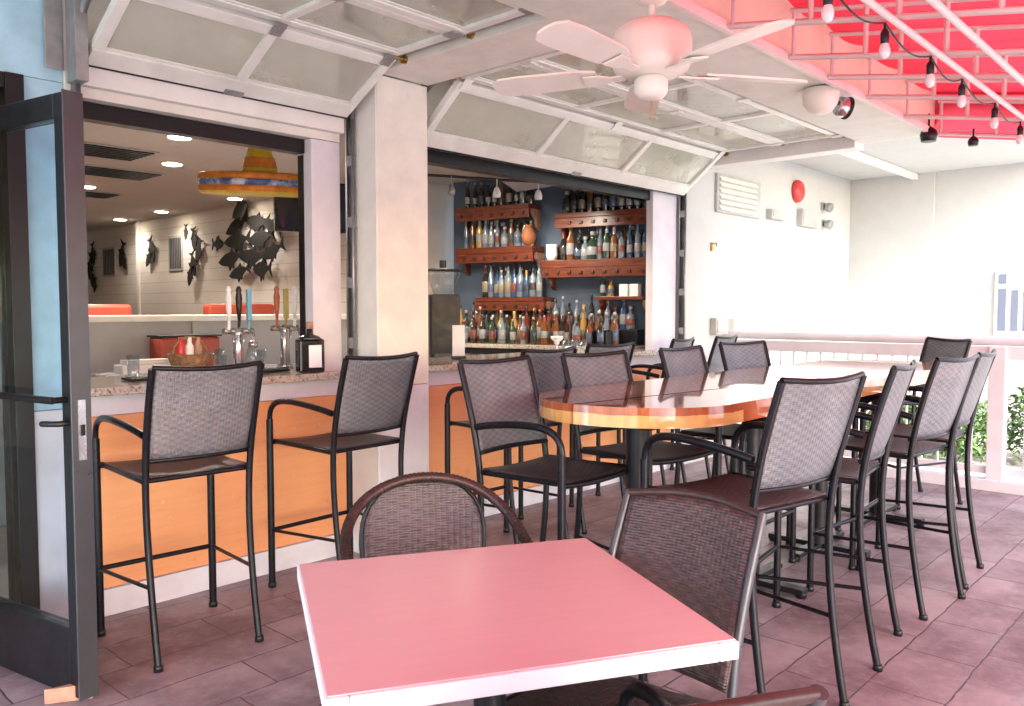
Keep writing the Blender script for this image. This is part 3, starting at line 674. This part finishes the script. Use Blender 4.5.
for x, y, sx, sy, lb in ((2.62, 7.15, .45, .26, 'large dark ceiling vent at left nearest the opening'), (3.2, 8.2, .4, .26, 'dark ceiling vent in middle of dining ceiling'), (3.6, 9.9, .3, .22, 'small dark ceiling vent at left farther back')):
    e = empty('ceiling_vent', (x, y, 2.748), 0, lb, 'vent', 'dining ceiling vents'); box('frame', 'boxgrey', -sx-.03, sx+.03, -sy-.03, sy+.03, -.008, -.001, e)
    s_ = MB()
    for k in range(7): s_.box(-sx, sx, -sy+k*2*sy/7, -sy+(k+.6)*2*sy/7, -.018, -.009)
    s_.build('louvres', 'dark', e)

# sombrero and television inside the left opening
so_ = empty('sombrero', (2.93, 5.0, 2.29), 0, 'big yellow and orange sombrero with blue band hanging in left opening', 'sombrero')
MB().lathe([(.10, .045), (.30, .035), (.37, .05), (.388, .04, 1), (.392, .006, 1), (.30, .0, 1)], 40).build('brim', ['yellow', 'orangep'], so_)
MB().lathe([(.392, .006), (.398, -.012), (.392, -.034)], 40).build('brim_band', 'bluep', so_)
MB().lathe([(.37, -.085, 1), (.388, -.07, 1), (.390, -.034, 0), (.30, -.03)], 40).build('brim_underside', ['orangep', 'yellow'], so_)
MB().lathe([(.115, .05), (.112, .09, 0), (.105, .13, 1), (.095, .16, 1), (.085, .17, 0), (.075, .215), (.06, .235), (.0, .245)], 24).build('crown', ['yellow', 'orangep'], so_)
MB().tube([(0, 0, .24), (0, 0, .44)], .003, 5).build('hanging_wire', 'black', so_)
so_.rotation_euler = (R(5), R(-3), 0)
tv = empty('television', (3.40, 5.15, 2.10), R(-24), 'black television on ceiling bracket tucked behind the sombrero', 'television')
box('screen_body', 'tv', -.24, .42, -.03, .03, -.10, .26, tv, .006); box('screen', simple('screen_dark', (.012, .02, .045), .08), -.22, .40, -.034, -.031, -.08, .24, tv)
MB().tube([(.1, .06, .2), (.1, .06, .65)], .025, 10).box(.02, .18, .031, .06, .0, .2).build('bracket', 'dark', tv)
sk = MB().box(2.93, 3.02, 4.42, 4.5, 2.42, 2.748).build('speaker_box', 'black', None, .01); tag(sk, 'small black box fixed near top right corner of left opening', 'speaker')
MB().box(2.945, 3.005, 4.416, 4.419, 2.44, 2.6).build('grille', 'darkgrey', sk)

# track lights above the bottle shelves
tl = empty('track_light', (4.75, 4.95, 2.53), R(-25), 'black curved track light with small white heads above the bar', 'track light')
MB().tube(bez([(-.55, .1, 0), (-.2, -.12, .0), (.3, .14, 0), (.75, -.05, .0)], 20), .012, 8).build('track_rail', 'black', tl)
for k, x in enumerate((-.5, -.1, .3, .68)):
    MB().tube([(x, 0, .0), (x, 0, -.07)], .006, 6).lathe([(.03, -.15), (.034, -.12), (.022, -.08), (.01, -.065)], 14, c=(x, 0, 0)).build('lamp_head', 'white' if k > 1 else 'steel', tl)
    ld = bpy.data.lights.new('track_lamp', 'SPOT'); ld.energy = 4.5; ld.spot_size = R(120); ld.spot_blend = .7; ld.color = (1, .88, .72); ld.shadow_soft_size = .03
    lo = bpy.data.objects.new('track_lamp', ld); COL.objects.link(lo); lo.parent = tl; lo.location = (x, 0, -.17); lo.rotation_euler = (R(35), 0, R(-55))

# ---------------------------------------------------------------- liquor shelves and bottles
def wp(s, d, z): v = WT @ Vector((s-S0, d, z)); return v      # s along the wall, d out from it
def shelf(s0, s1, z, th, label, apron=True, deep=.24, ends=True):
    e = empty('bottle_shelf', wp((s0+s1)/2, 0, z), ang_w, label, 'shelf', 'liquor shelves'); hl = (s1-s0)/2
    box('board', 'shelf', -hl, hl, .002, deep, -th, 0, e, .003)
    if apron:
        box('apron', 'shelf', -hl, hl, deep-.03, deep-.005, -th-.09, -th-.001, e, .003)
        for q in range(int((s1-s0)/.12)): box('glass_hook', 'brown', -hl+.05+q*.12, -hl+.08+q*.12, deep-.04, deep+.012, -th-.06, -th-.03, e, .004)
    if ends:
        pr_ = [(.0, .0), (.15, .0), (.13, -.06), (.08, -.10), (.06, -.17), (.0, -.2)]
        for sx in (-hl, hl-.03):
            MB().prism([(a+.01, b) for a, b in pr_], 0, .03, T=Matrix.Translation((sx, 0, -th-.002)) @ Matrix(((0, 0, 1, 0), (1, 0, 0, 0), (0, 1, 0, 0), (0, 0, 0, 1)))).build('corbel', 'wedge' if sx < 0 else 'shelf', e, .002)
    return e
shelf(1.26, 2.12, 2.45, .04, 'upper left liquor shelf of red stained wood', True)
shelf(1.22, 2.12, 2.05, .06, 'second left liquor shelf with deep red apron', True)
shelf(1.10, 1.88, 1.56, .04, 'lower left liquor shelf above back counter', True)
shelf(.04, .98, 2.33, .045, 'upper right liquor shelf of red stained wood', True)
shelf(.04, 1.12, 1.90, .07, 'long right liquor shelf with thick dark red edge', True)
shelf(.10, .56, 1.56, .03, 'short right liquor shelf holding two white cartons', False)
bc = empty('back_counter', wp(1.1, .28, 0), ang_w, 'dark back counter crowded with bottles below the shelves', 'counter')
box('cabinet', 'dark', -.93, 1.1, -.26, .28, 0, 1.08, bc, .004); box('top', 'granite', -.94, 1.12, -.265, .32, 1.083, 1.12, bc, .004)
box('raised_step', 'dark', -.93, 1.0, -.262, -.10, 1.122, 1.26, bc, .003)

PROF = {
 'tall': lambda g, l, c: [(.001, 0, g), (.036, .0, g), (.038, .01, g), (.038, .05, g), (.0385, .051, l), (.0385, .15, l), (.038, .151, g), (.037, .19, g), (.016, .225, g), (.014, .28, g), (.0155, .281, c), (.0155, .31, c), (.001, .311, c)],
 'squat': lambda g, l, c: [(.001, 0, g), (.046, .0, g), (.049, .01, g), (.049, .04, g), (.0495, .041, l), (.0495, .11, l), (.049, .111, g), (.044, .15, g), (.018, .18, g), (.017, .21, g), (.022, .211, c), (.022, .245, c), (.001, .246, c)],
 'slim': lambda g, l, c: [(.001, 0, g), (.030, .0, g), (.031, .01, g), (.031, .06, g), (.0315, .061, l), (.0315, .14, l), (.031, .141, g), (.028, .21, g), (.012, .26, g), (.011, .315, g), (.0125, .316, c), (.0125, .345, c), (.001, .346, c)],
 'wine': lambda g, l, c: [(.001, 0, g), (.035, .0, g), (.037, .01, g), (.037, .07, g), (.0373, .071, l), (.0373, .14, l), (.037, .141, g), (.034, .19, g), (.015, .23, g), (.0145, .25, c), (.0145, .30, c), (.001, .301, c)],
}
WORD = {'tall': 'straight', 'squat': 'squat', 'slim': 'slim', 'wine': 'long necked'}
GW = dict(clear='clear', amber='amber', green='green', dark='black', blue='blue', gold='golden', red='red')
cache = {}
def bottle_mesh(shape, g, l, c):
    k = (shape, g, l, c)
    if k not in cache:
        b = MB().lathe(PROF[shape](0, 1, 2), 12); o = b.build('bottle', [BOT[g], LAB[l], CAP[c]]); cache[k] = o.data; bpy.data.objects.remove(o)
    return cache[k]
rnd = random.Random(11)
def bottle(p, shape, g, l, c, where, group, s=1.0):
    o = bpy.data.objects.new('bottle', bottle_mesh(shape, g, l, c)); COL.objects.link(o); o.location = p; o.rotation_euler = (0, 0, rnd.uniform(0, 6)); o.scale = (s, s, s)
    tag(o, f'{GW[g]} bottle, {l} label, {where}', 'bottle', group); return o
ORD = 'first second third fourth fifth sixth seventh eighth ninth tenth eleventh twelfth thirteenth fourteenth fifteenth sixteenth seventeenth eighteenth nineteenth twentieth'.split()+['twenty-'+q for q in 'first second third fourth fifth sixth seventh eighth ninth'.split()]+['thirtieth']+['thirty-'+q for q in 'first second third fourth fifth sixth seventh eighth ninth'.split()]
def row(s0, s1, z, d, where, pool, step=.088, hmax=1.0):
    s = s1-.05; step *= .84; n = 0
    while s > s0+.04:
        shape = rnd.choice(('tall', 'tall', 'squat', 'slim', 'wine')); g = rnd.choice(pool); l = rnd.choice(('white', 'white', 'cream', 'black', 'red', 'blue', 'white')); c = rnd.choice(('black', 'silver', 'red', 'gold', 'white', 'black'))
        v = wp(s, d+rnd.uniform(-.012, .012), z+.001); bottle(v, shape, g, l, c, ORD[n]+' from left '+where, 'bottles '+where, hmax*rnd.uniform(.85, 1.05)); s -= step*rnd.uniform(.95, 1.15); n += 1
row(1.28, 2.1, 2.45, .12, 'on upper left shelf', ('dark', 'green', 'amber', 'clear', 'dark'), .092, .84)
row(1.24, 2.1, 2.05, .15, 'on second left shelf', ('clear', 'clear', 'gold', 'blue', 'clear', 'amber'), .086, .92)
row(1.12, 1.86, 1.56, .15, 'on lower left shelf', ('clear', 'dark', 'clear', 'blue', 'green'), .08)
row(.06, .96, 2.33, .13, 'on upper right shelf', ('dark', 'dark', 'clear', 'green', 'amber'), .09, .9)
row(.06, .98, 1.90, .15, 'on long right shelf', ('clear', 'amber', 'dark', 'clear', 'blue', 'green'), .084)
row(1.28, 2.05, 2.05, .07, 'in rear row of second left shelf', ('clear', 'amber', 'dark', 'clear'), .10)
row(1.14, 1.84, 1.56, .07, 'in rear row of lower left shelf', ('clear', 'clear', 'dark'), .10)
row(.10, .94, 2.33, .055, 'in rear row of upper right shelf', ('dark', 'amber', 'dark'), .11)
row(.10, .94, 1.90, .07, 'in rear row of long right shelf', ('clear', 'amber', 'dark', 'green'), .10)
row(.40, .58, 1.56, .12, 'on short right shelf', ('gold', 'green'), .09, .7)
row(.2, 2.05, 1.261, .10, 'at rear of back counter', ('clear', 'clear', 'dark', 'blue', 'green'), .085, .92)
row(.2, 2.1, 1.121, .36, 'at front of back counter', ('dark', 'green', 'clear', 'gold', 'amber', 'red'), .088)
row(.25, 2.0, 1.121, .50, 'along front edge of back counter', ('dark', 'green', 'clear', 'amber'), .125, .85)
for i, s in enumerate((.21, .31)):
    o = MB().box(-.04, .04, -.04, .04, 0, .11).box(-.025, .025, .041, .043, .03, .08).build('carton', 'paper', None, .002, wp(s, .13, 1.561)); o.rotation_euler = (0, 0, ang_w)
    tag(o, ('right' if i == 0 else 'left')+' white carton of the pair on the short right shelf', 'carton', 'white cartons')
for s, z, mt, lb in ((1.06, 1.901, 'wedge', 'tan clay mug at left end of long right shelf'), (1.03, 1.901, 'paper', 'pale clay mug at left end of long right shelf')):
    d = .10 if mt == 'wedge' else .2
    b = MB().lathe([(.04, 0), (.055, .05), (.05, .12), (.055, .15), (.04, .15), (.035, .02)], 18); tag(b.build('clay_mug', 'clay' if mt == 'wedge' else mt, None, 0, wp(s, d, z)), lb, 'mug')
tag(MB().lathe([(.03, 0), (.065, .05), (.075, .10), (.05, .16), (.035, .18), (.045, .20), (.02, .2)], 20).build('clay_jug', 'clay', None, 0, wp(1.29, .29, 2.17)), 'round orange clay jug beside end of second left shelf', 'jug')
bpy.data.objects['clay_jug'].location = wp(1.30, .17, 2.051)

# ---------------------------------------------------------------- things on the bar counter
CT = 1.092
jb = empty('liqueur_bottle', (2.615, 3.963, CT), R(-12), 'large black square bottle with tall white label on granite counter', 'bottle')
box('body', BOT['dark'], -.075, .075, -.04, .04, 0, .19, jb, .014); MB().lathe([(.07, .185), (.05, .205), (.02, .215), (.018, .245)], 16).build('shoulder', BOT['dark'], jb)
MB().lathe([(.02, .245), (.02, .285), (.001, .286)], 14).build('cap', 'wedge', jb); box('label', 'paper', -.022, .052, -.0425, -.0405, .03, .155, jb)
def tap(x, y, label, handles, hgt=.26):
    e = empty('beer_tap', (x, y, CT), 0, label, 'beer tap', 'beer taps on the bar')
    MB().lathe([(.05, 0), (.05, .015), (.03, .025), (.028, hgt-.06), (.035, hgt-.04), (.03, hgt)], 20).build('column', 'silver', e)
    n = len(handles)
    MB().tube([(-.03*n, 0, hgt-.02), (.03*n, 0, hgt-.02)], .018, 12).build('crossbar', 'silver', e)
    for i, (mt, kind) in enumerate(handles):
        xx = (i-(n-1)/2)*.062; hd = MB()
        hd.tube([(xx, -.01, hgt-.01), (xx, -.015, hgt+.04)], .009, 8)
        if kind: hd.lathe([(.008, .04), (.015, .10), (.019, .17), (.013, .20), (.017, .215), (.008, .235)], 12, c=(xx, -.015, hgt))
        else: hd.box(xx-.014, xx+.014, -.027, -.005, hgt+.04, hgt+.22)
        hd.build('tap_handle', mt, e, 0 if kind else .004); MB().tube([(xx, -.02, hgt-.02), (xx, -.06, hgt-.03), (xx, -.065, hgt-.08)], .008, 8).build('spout', 'silver', e)
tap(2.40, 4.36, 'chrome beer tap with white and light blue handles on the counter', [('paper', 1), ('black', 1), (plain('sky_handle', (.16, .42, .60), .45), 0)], .25)
tap(2.76, 4.45, 'beer tap with yellow and red handles behind the black bottle', [(plain('rust_handle', (.42, .12, .06), .45), 1), (plain('mustard_handle', (.50, .42, .16), .5), 0), ('paper', 1)], .26)
bk = empty('basket_caddy', (2.13, 4.40, CT), 0, 'brown woven condiment basket on the granite counter', 'basket')
MB().lathe([(.08, 0), (.10, .05), (.12, .11), (.11, .11), (.09, .02)], 20).build('basket', 'wicker_basket', bk)
MB().tube(arc((0, .10), .10, 0, math.pi, 12, 'xz'), .008, 6).build('handle', 'wicker_basket', bk)
for i, (a, mt) in enumerate(((-.05, 'alarm'), (.0, 'paper'), (.05, 'wedge'))): MB().lathe([(.022, .03), (.022, .15), (.012, .17), (.012, .20)], 10, c=(a, .0, 0)).build('condiment_bottle', mt, bk)
def tumbler(x, y, label, h_=.13, r=.034, group=None, z=CT):
    o = MB().lathe([(r*.75, 0), (r*.78, .008), (r, h_), (r-.003, h_), (r*.72, .012), (.001, .012)], 18).build('glass', 'clearglass', None, 0, (x, y, z)); return tag(o, label, 'glass', group)
tumbler(1.78, 4.30, 'tall empty glass standing alone at left of counter', .12)
tumbler(2.26, 4.30, 'left tumbler beside the beer tap', .10, group='glasses by the beer tap'); tumbler(2.31, 4.42, 'rear tumbler beside the beer tap', .13, group='glasses by the beer tap'); tumbler(2.52, 4.33, 'tumbler just right of the blue tap handle', .12, group='glasses by the beer tap')
pc = empty('shaker', (2.64, 4.62, CT), 0, 'squat glass jar behind the beer taps', 'jar'); MB().lathe([(.045, 0), (.05, .06), (.035, .11), (.025, .12)], 18).build('body', 'clearglass', pc); MB().lathe([(.03, .12), (.03, .15), (.01, .165)], 16).build('lid', 'silver', pc)
tr = empty('drip_tray', (2.32, 4.20, CT), 0, 'long dark rubber bar mat on granite counter', 'bar mat'); box('mat', 'black', -.62, .28, -.06, .06, 0, .012, tr, .004)
lt = MB()
for k in range(30): lt.box(-.60+k*.0295, -.585+k*.0295, -.05, .05, .0125, .016)
lt.build('grid', 'darkgrey', tr)
sn = empty('napkin_caddy', (1.98, 4.62, CT), 0, 'white napkin box behind the woven basket', 'napkin box'); box('box', 'paper', -.15, .15, -.06, .06, 0, .05, sn, .005); box('napkins', 'white', -.12, .12, -.045, .045, .051, .075, sn)
mh = empty('menu_holder', (4.06, 4.28, CT), R(-28), 'upright white menu card in holder at left of right counter', 'menu holder'); box('card', 'paper', -.045, .045, -.006, .006, .02, .24, mh, .002); box('base', 'black', -.05, .05, -.03, .03, 0, .019, mh, .003)
gr = empty('coffee_grinder', (4.80, 5.25, 1.021), R(-35), 'tall black coffee grinder with glass hopper behind the counter', 'coffee grinder')
box('body', 'black', -.13, .13, -.13, .13, 0, .55, gr, .02); MB().lathe([(.08, .552), (.12, .64), (.15, .73), (.15, .74)], 20).build('hopper', 'clearglass', gr); MB().lathe([(.16, .742), (.16, .765), (.05, .775)], 20).build('lid', 'black', gr)
MB().tube([(.0, 0, .77), (0, 0, .84)], .03, 12).build('knob', 'black', gr); box('drip_plate', 'darkgrey', -.10, .10, -.20, -.132, .02, .05, gr)
mg = MB().lathe([(.03, 0), (.032, .004), (.005, .01), (.005, .06), (.018, .072), (.022, .09), (.05, .115), (.052, .135), (.049, .135), (.045, .115), (.015, .085)], 20).build('margarita_glass', 'paper', None, 0, (5.16, 4.28, CT)); tag(mg, 'pale margarita glass standing on the right part of counter', 'glass')
for i, (x, lb) in enumerate(((5.42, 'left of three upturned glasses right of the margarita glass'), (5.54, 'middle of three upturned glasses right of the margarita glass'), (5.66, 'right of three upturned glasses right of the margarita glass'))): tumbler(x, 4.40, lb, .09, .04, 'upturned glasses')
bbx = MB().box(-.1, .1, -.1, .1, 0, .16).box(-.08, .08, -.08, .08, .161, .17).build('black_bin', 'black', None, .006, (5.93, 4.38, CT)); tag(bbx, 'small black box at right end of the granite counter', 'box')

# ---------------------------------------------------------------- bar stools
def make_stool():
    e = empty('bar_stool')
    for s in (-1, 1):
        rear = bez([(s*.217, -.29, 0), (s*.216, -.235, .25), (s*.218, -.19, .55), (s*.222, -.185, .75), (s*.224, -.215, .85), (s*.230, -.27, 1.05), (s*.228, -.325, 1.215)], 16)
        MB().tube(rear, .0145, 10).build('rear_leg', 'chair', e)
        MB().tube([(s*.258, .262, 0), (s*.258, .262, .3), (s*.258, .262, .88)], .0165, 10, flat=1.1).build('front_leg', 'chair', e)
        arm = [(s*.258, .262, .88)]+bez([(s*.258, .262, .885), (s*.258, .262, .99), (s*.258, .16, .995), (s*.258, .07, .985), (s*.25, -.10, .975), (s*.232, -.22, .945)], 14)
        MB().tube(arm, .0155, 10, flat=.8).build('armrest', 'chair', e)
        MB().tube([(s*.217, -.222, .32), (s*.258, .262, .30)], .0085, 8).build('side_stretcher', 'chair', e)
    MB().tube([(-.258, .262, .30), (.258, .262, .30)], .0115, 8).build('footrest', 'chair', e)
    fr = MB(); fr.tube([(-.222, -.19, .752), (-.235, .255, .765)], .012, 8); fr.tube([(.222, -.19, .752), (.235, .255, .765)], .012, 8)
    fr.tube(bez([(-.257, .255, .762), (-.1, .262, .745), (.1, .262, .745), (.257, .255, .762)], 8), .013, 8); fr.tube([(-.222, -.19, .752), (.222, -.19, .752)], .011, 8); fr.build('seat_frame', 'chair', e)
    g = [[(-.225+.45*j/10, -.19+.45*i/8, .768-.028*math.sin(math.pi*j/10)*math.sin(math.pi*(i+1)/10)) for j in range(11)] for i in range(9)]
    MB().sheet(g, .007).build('seat', 'weave_seat', e)
    rows_ = []
    for i in range(11):
        t = i/10; z = .835+.385*t; y = -.205-.118*t**.9; hw_ = .219+.008*t
        rows_.append([(-hw_+2*hw_*j/12, y-.030*math.sin(math.pi*j/12), z-(.012*math.sin(math.pi*j/12) if i == 10 else 0)) for j in range(13)])
    MB().sheet(rows_, .006).build('backrest', 'weave_back', e)
    for r_ in (rows_[0], rows_[-1]): MB().tube([Vector(p) for p in r_], .0105, 8).build('back_rail', 'chair', e)
    for s in (-1, 1):
        MB().lathe([(.019, 0), (.019, .02), (.016, .025)], 10, c=(s*.217, -.289, 0)).build('foot_cap', 'black', e); MB().lathe([(.021, 0), (.021, .02), (.018, .025)], 10, c=(s*.258, .262, 0)).build('foot_cap', 'black', e)
    return e
proto = make_stool()
SW = 'woven bar stools with arms'
stools = [(1.64, 3.51, -3, 'empty woven bar stool at left end of the orange bar, beside the open glass door'),
 (2.53, 3.55, 3, 'woven bar stool second from the glass door, in front of the cream column'),
 (3.60, 3.36, 0, 'third bar stool along the orange bar, just right of the cream column'),
 (4.41, 3.50, -4, 'fourth bar stool along the orange bar, below the middle of bottle shelves'),
 (5.42, 3.62, 12, 'fifth bar stool along the bar, near its right jamb'),
 (6.18, 3.66, 8, 'last bar stool along the bar, next to the right door track'),
 (2.82, 1.43, -12, 'nearest bar stool on the near side of resin table, directly behind the dark wicker chair'),
 (3.55, 1.44, 8, 'second bar stool on near side of the resin table, seen nearly edge on'),
 (4.33, 1.42, -7, 'third bar stool on near side of the resin table'),
 (4.88, 1.44, 4, 'fourth bar stool on near side of resin table, partly hidden and nearest the railing'),
 (2.70, 2.27, 181, 'bar stool at rounded left end of the resin table, on its far side'),
 (3.38, 2.26, 173, 'second bar stool on far side of the resin table, its back above the reddish end'),
 (4.24, 2.24, 181, 'third bar stool on far side of the resin table'),
 (5.15, 2.36, 168, 'fourth bar stool on far side of resin table, farthest right'),
 (6.60, 2.02, 54, 'bar stool at the far end of the resin table facing back along it')]
for i, (x, y, a, lb) in enumerate(stools):
    o = proto if i == 0 else copy_tree(proto); o.location = (x, y, 0); o.rotation_euler = (0, 0, R(a)); tag(o, lb, 'bar stool', SW)

# ---------------------------------------------------------------- long resin bar table
bt = empty('bar_table', (0, 0, 0), 0, 'long high table with glossy red brown resin wood top and rounded end', 'table')
X0, X1, Y0, Y1, rr = 2.55, 6.30, 1.56, 2.44, .42
poly = []
for cx, cy, a0 in ((X1-.2, Y0+.2, -90), (X1-.2, Y1-.2, 0), (X0+rr, Y1-rr+.0, 90), (X0+rr, Y0+rr+.06, 180)):
    r_ = .2 if cx > 5 else rr
    for k in range(25):
        a = R(a0+90*k/24); poly.append((cx+r_*math.cos(a), cy+r_*math.sin(a)*(1.0 if cx > 5 or a0 == 90 else 1.12)))
MB().prism(poly, .993, 1.072, smooth=True).build('tabletop', 'tabletop', bt, .012)
for x in (2.93, 3.97, 4.85, 5.85):
    MB().tube([(x, 1.98, .03), (x, 1.98, .96)], .052, 20).build('pedestal', 'dark', bt)
    b = MB().box(x-.035, x+.035, 1.98-.30, 1.98+.30, .02, .05).box(x-.33, x+.33, 1.98-.033, 1.98+.033, .022, .048)
    for dx, dy in ((0, .28), (0, -.28), (.31, 0), (-.31, 0)): b.lathe([(.025, 0), (.03, .02), (.03, .03)], 10, c=(x+dx, 1.98+dy, 0))
    b.build('pedestal_base', 'dark', bt, .004)
    box('mount_plate', 'dark', x-.16, x+.16, 1.98-.16, 1.98+.16, .962, .983, bt)

# ---------------------------------------------------------------- pink square table and its chairs
pa = math.atan2(1.53-1.94, 1.95-1.22)
pt = empty('square_table', (1.415, 1.385, 0), pa, 'square cafe table with salmon pink top and white edge in foreground', 'table')
MB().box(-.426, .426, -.408, .408, .7445, .748).build('tabletop', 'pink', pt, .0015)
e4 = MB()
o_, i_ = (.432, .414), (.386, .376)
for z0, z1 in ((.704, .744),):
    e4.box(-o_[0], -i_[0], -o_[1], o_[1], z0, z1); e4.box(i_[0], o_[0], -o_[1], o_[1], z0, z1); e4.box(-i_[0]+.0005, i_[0]-.0005, -o_[1], -i_[1], z0, z1); e4.box(-i_[0]+.0005, i_[0]-.0005, i_[1], o_[1], z0, z1)
e4.build('edge_band', 'paper', pt, .004)
box('core', 'wedge', -.385, .385, -.375, .375, .708, .7435, pt)
MB().tube([(0, 0, .03), (0, 0, .70)], .04, 20).build('pedestal', 'dark', pt); b = MB().box(-.3, .3, -.03, .03, .02, .045).box(-.028, .028, -.3, .3, .022, .043); b.build('pedestal_base', 'dark', pt, .004)
box('mount_plate', 'dark', -.2, .2, -.2, .2, .702, .714, pt)

def round_chair(loc, rz, label):
    e = empty('round_wicker_chair', loc, rz, label, 'chair')
    arch = [(-.28, .23, .02), (-.29, .22, .35), (-.30, .16, .60)]+bez([(-.30, .14, .62), (-.31, -.05, .655), (-.32, -.20, .70), (-.27, -.255, .86), (-.10, -.275, .885), (.10, -.275, .885), (.27, -.255, .86), (.32, -.20, .70), (.31, -.05, .655), (.30, .14, .62)], 40)+[(.30, .16, .60), (.29, .22, .35), (.28, .23, .02)]
    MB().tube(arch, .0175, 10).build('arm_hoop', 'brown', e)
    wr = MB(); V = [Vector(p) for p in arch]
    for i in range(3, len(V)-4):
        for q in (0, .5): p = V[i].lerp(V[i+1], q); d = (V[i+1]-V[i]).normalized()*.004; wr.tube([p-d, p+d], .0195, 10)
    wr.build('hoop_wrapping', 'brown', e)
    rows_ = []
    for i in range(12):
        t = i/11; z = .44+.385*t; hw_ = .205+.02*math.sin(math.pi*.5*min(1, t*2))
        if t > .45: hw_ = .225*math.sqrt(max(.05, 1-((t-.45)/.60)**2.6))
        rows_.append([(-hw_+2*hw_*j/14, -.215-.05*t-.02*math.sin(math.pi*j/14), z) for j in range(15)])
    MB().sheet(rows_, .009).build('woven_back', 'wicker_round', e)
    MB().tube([Vector(r_[0]) for r_ in rows_]+[Vector(p) for p in rows_[-1][1:-1]]+[Vector(r_[-1]) for r_ in rows_[::-1]], .009, 8).build('back_rim', 'chair', e)
    for s in (-1, 1): MB().tube([(s*.235, -.25, 0), (s*.225, -.22, .44)], .014, 10).build('rear_leg', 'brown', e)
    sp_ = [(.25*math.cos(2*math.pi*k/28)*(1.0), .24*math.sin(2*math.pi*k/28)) for k in range(28)]
    MB().prism(sp_, .425, .45).build('seat', 'wicker_seat', e, .006); return e
nrm = Vector((.49, .87)); pc_ = Vector((1.585, 1.735))+nrm*.30
round_chair((pc_.x+.095, pc_.y+.03, 0), math.atan2(-nrm.y, -nrm.x)-math.pi/2, 'round backed brown wicker chair behind the pink table')

def side_chair(arms):
    e = empty('wicker_armchair')
    W2 = .245
    for s in (-1, 1):
        MB().tube(bez([(s*.235, -.33, 0), (s*.235, -.24, .22), (s*.24, -.17, .46), (s*.245, -.30, .70), (s*.243, -.40, .90)], 12), .0145, 10).build('rear_leg', 'darkgrey', e)
        MB().tube([(s*.255, .25, 0), (s*.255, .25, .58 if arms else .45)], .016, 10).build('front_leg', 'chair', e)
        if arms: MB().tube(bez([(s*.255, .25, .56), (s*.255, .25, .66), (s*.255, .14, .665), (s*.258, -.05, .655), (s*.247, -.24, .63)], 14), .017, 10, flat=.75).build('armrest', 'chair', e)
    g = [[(-.235+.47*j/8, -.20+.46*i/8, .445-.02*math.sin(math.pi*j/8)) for j in range(9)] for i in range(9)]
    MB().sheet(g, .012).build('seat', 'wicker_seat', e)
    fr = MB()
    for s in (-1, 1): fr.tube([(s*.24, -.2, .44), (s*.252, .25, .44)], .013, 8)
    fr.tube([(-.255, .25, .44), (.255, .25, .44)], .013, 8); fr.build('seat_frame', 'chair', e)
    rows_ = []
    for i in range(13):
        t = i/12; z = .47+.425*t; hw_ = .237+.002*t
        rows_.append([(-hw_+2*hw_*j/14, -.215-.18*t**1.05-.03*math.sin(math.pi*j/14), z+(.02*math.sin(math.pi*j/14)*t)) for j in range(15)])
    MB().sheet(rows_, .012).build('backrest', 'wicker_brown', e)
    MB().tube([Vector(p) for p in rows_[-1]], .012, 8).build('back_rail', 'brown', e)
    return e
sc1 = side_chair(False); sc1.scale = (.88, 1, 1); sc1.location = (1.66, 1.20, 0); sc1.rotation_euler = (0, 0, R(91)); tag(sc1, 'dark brown woven chair pushed to the right side of pink table', 'chair', 'dark woven chairs')
sc2 = side_chair(True); sc2.location = (1.13, .93, 0); sc2.rotation_euler = (0, 0, R(-29)); tag(sc2, 'woven armchair cut by bottom picture edge, its arm showing below pink table', 'chair', 'dark woven chairs')
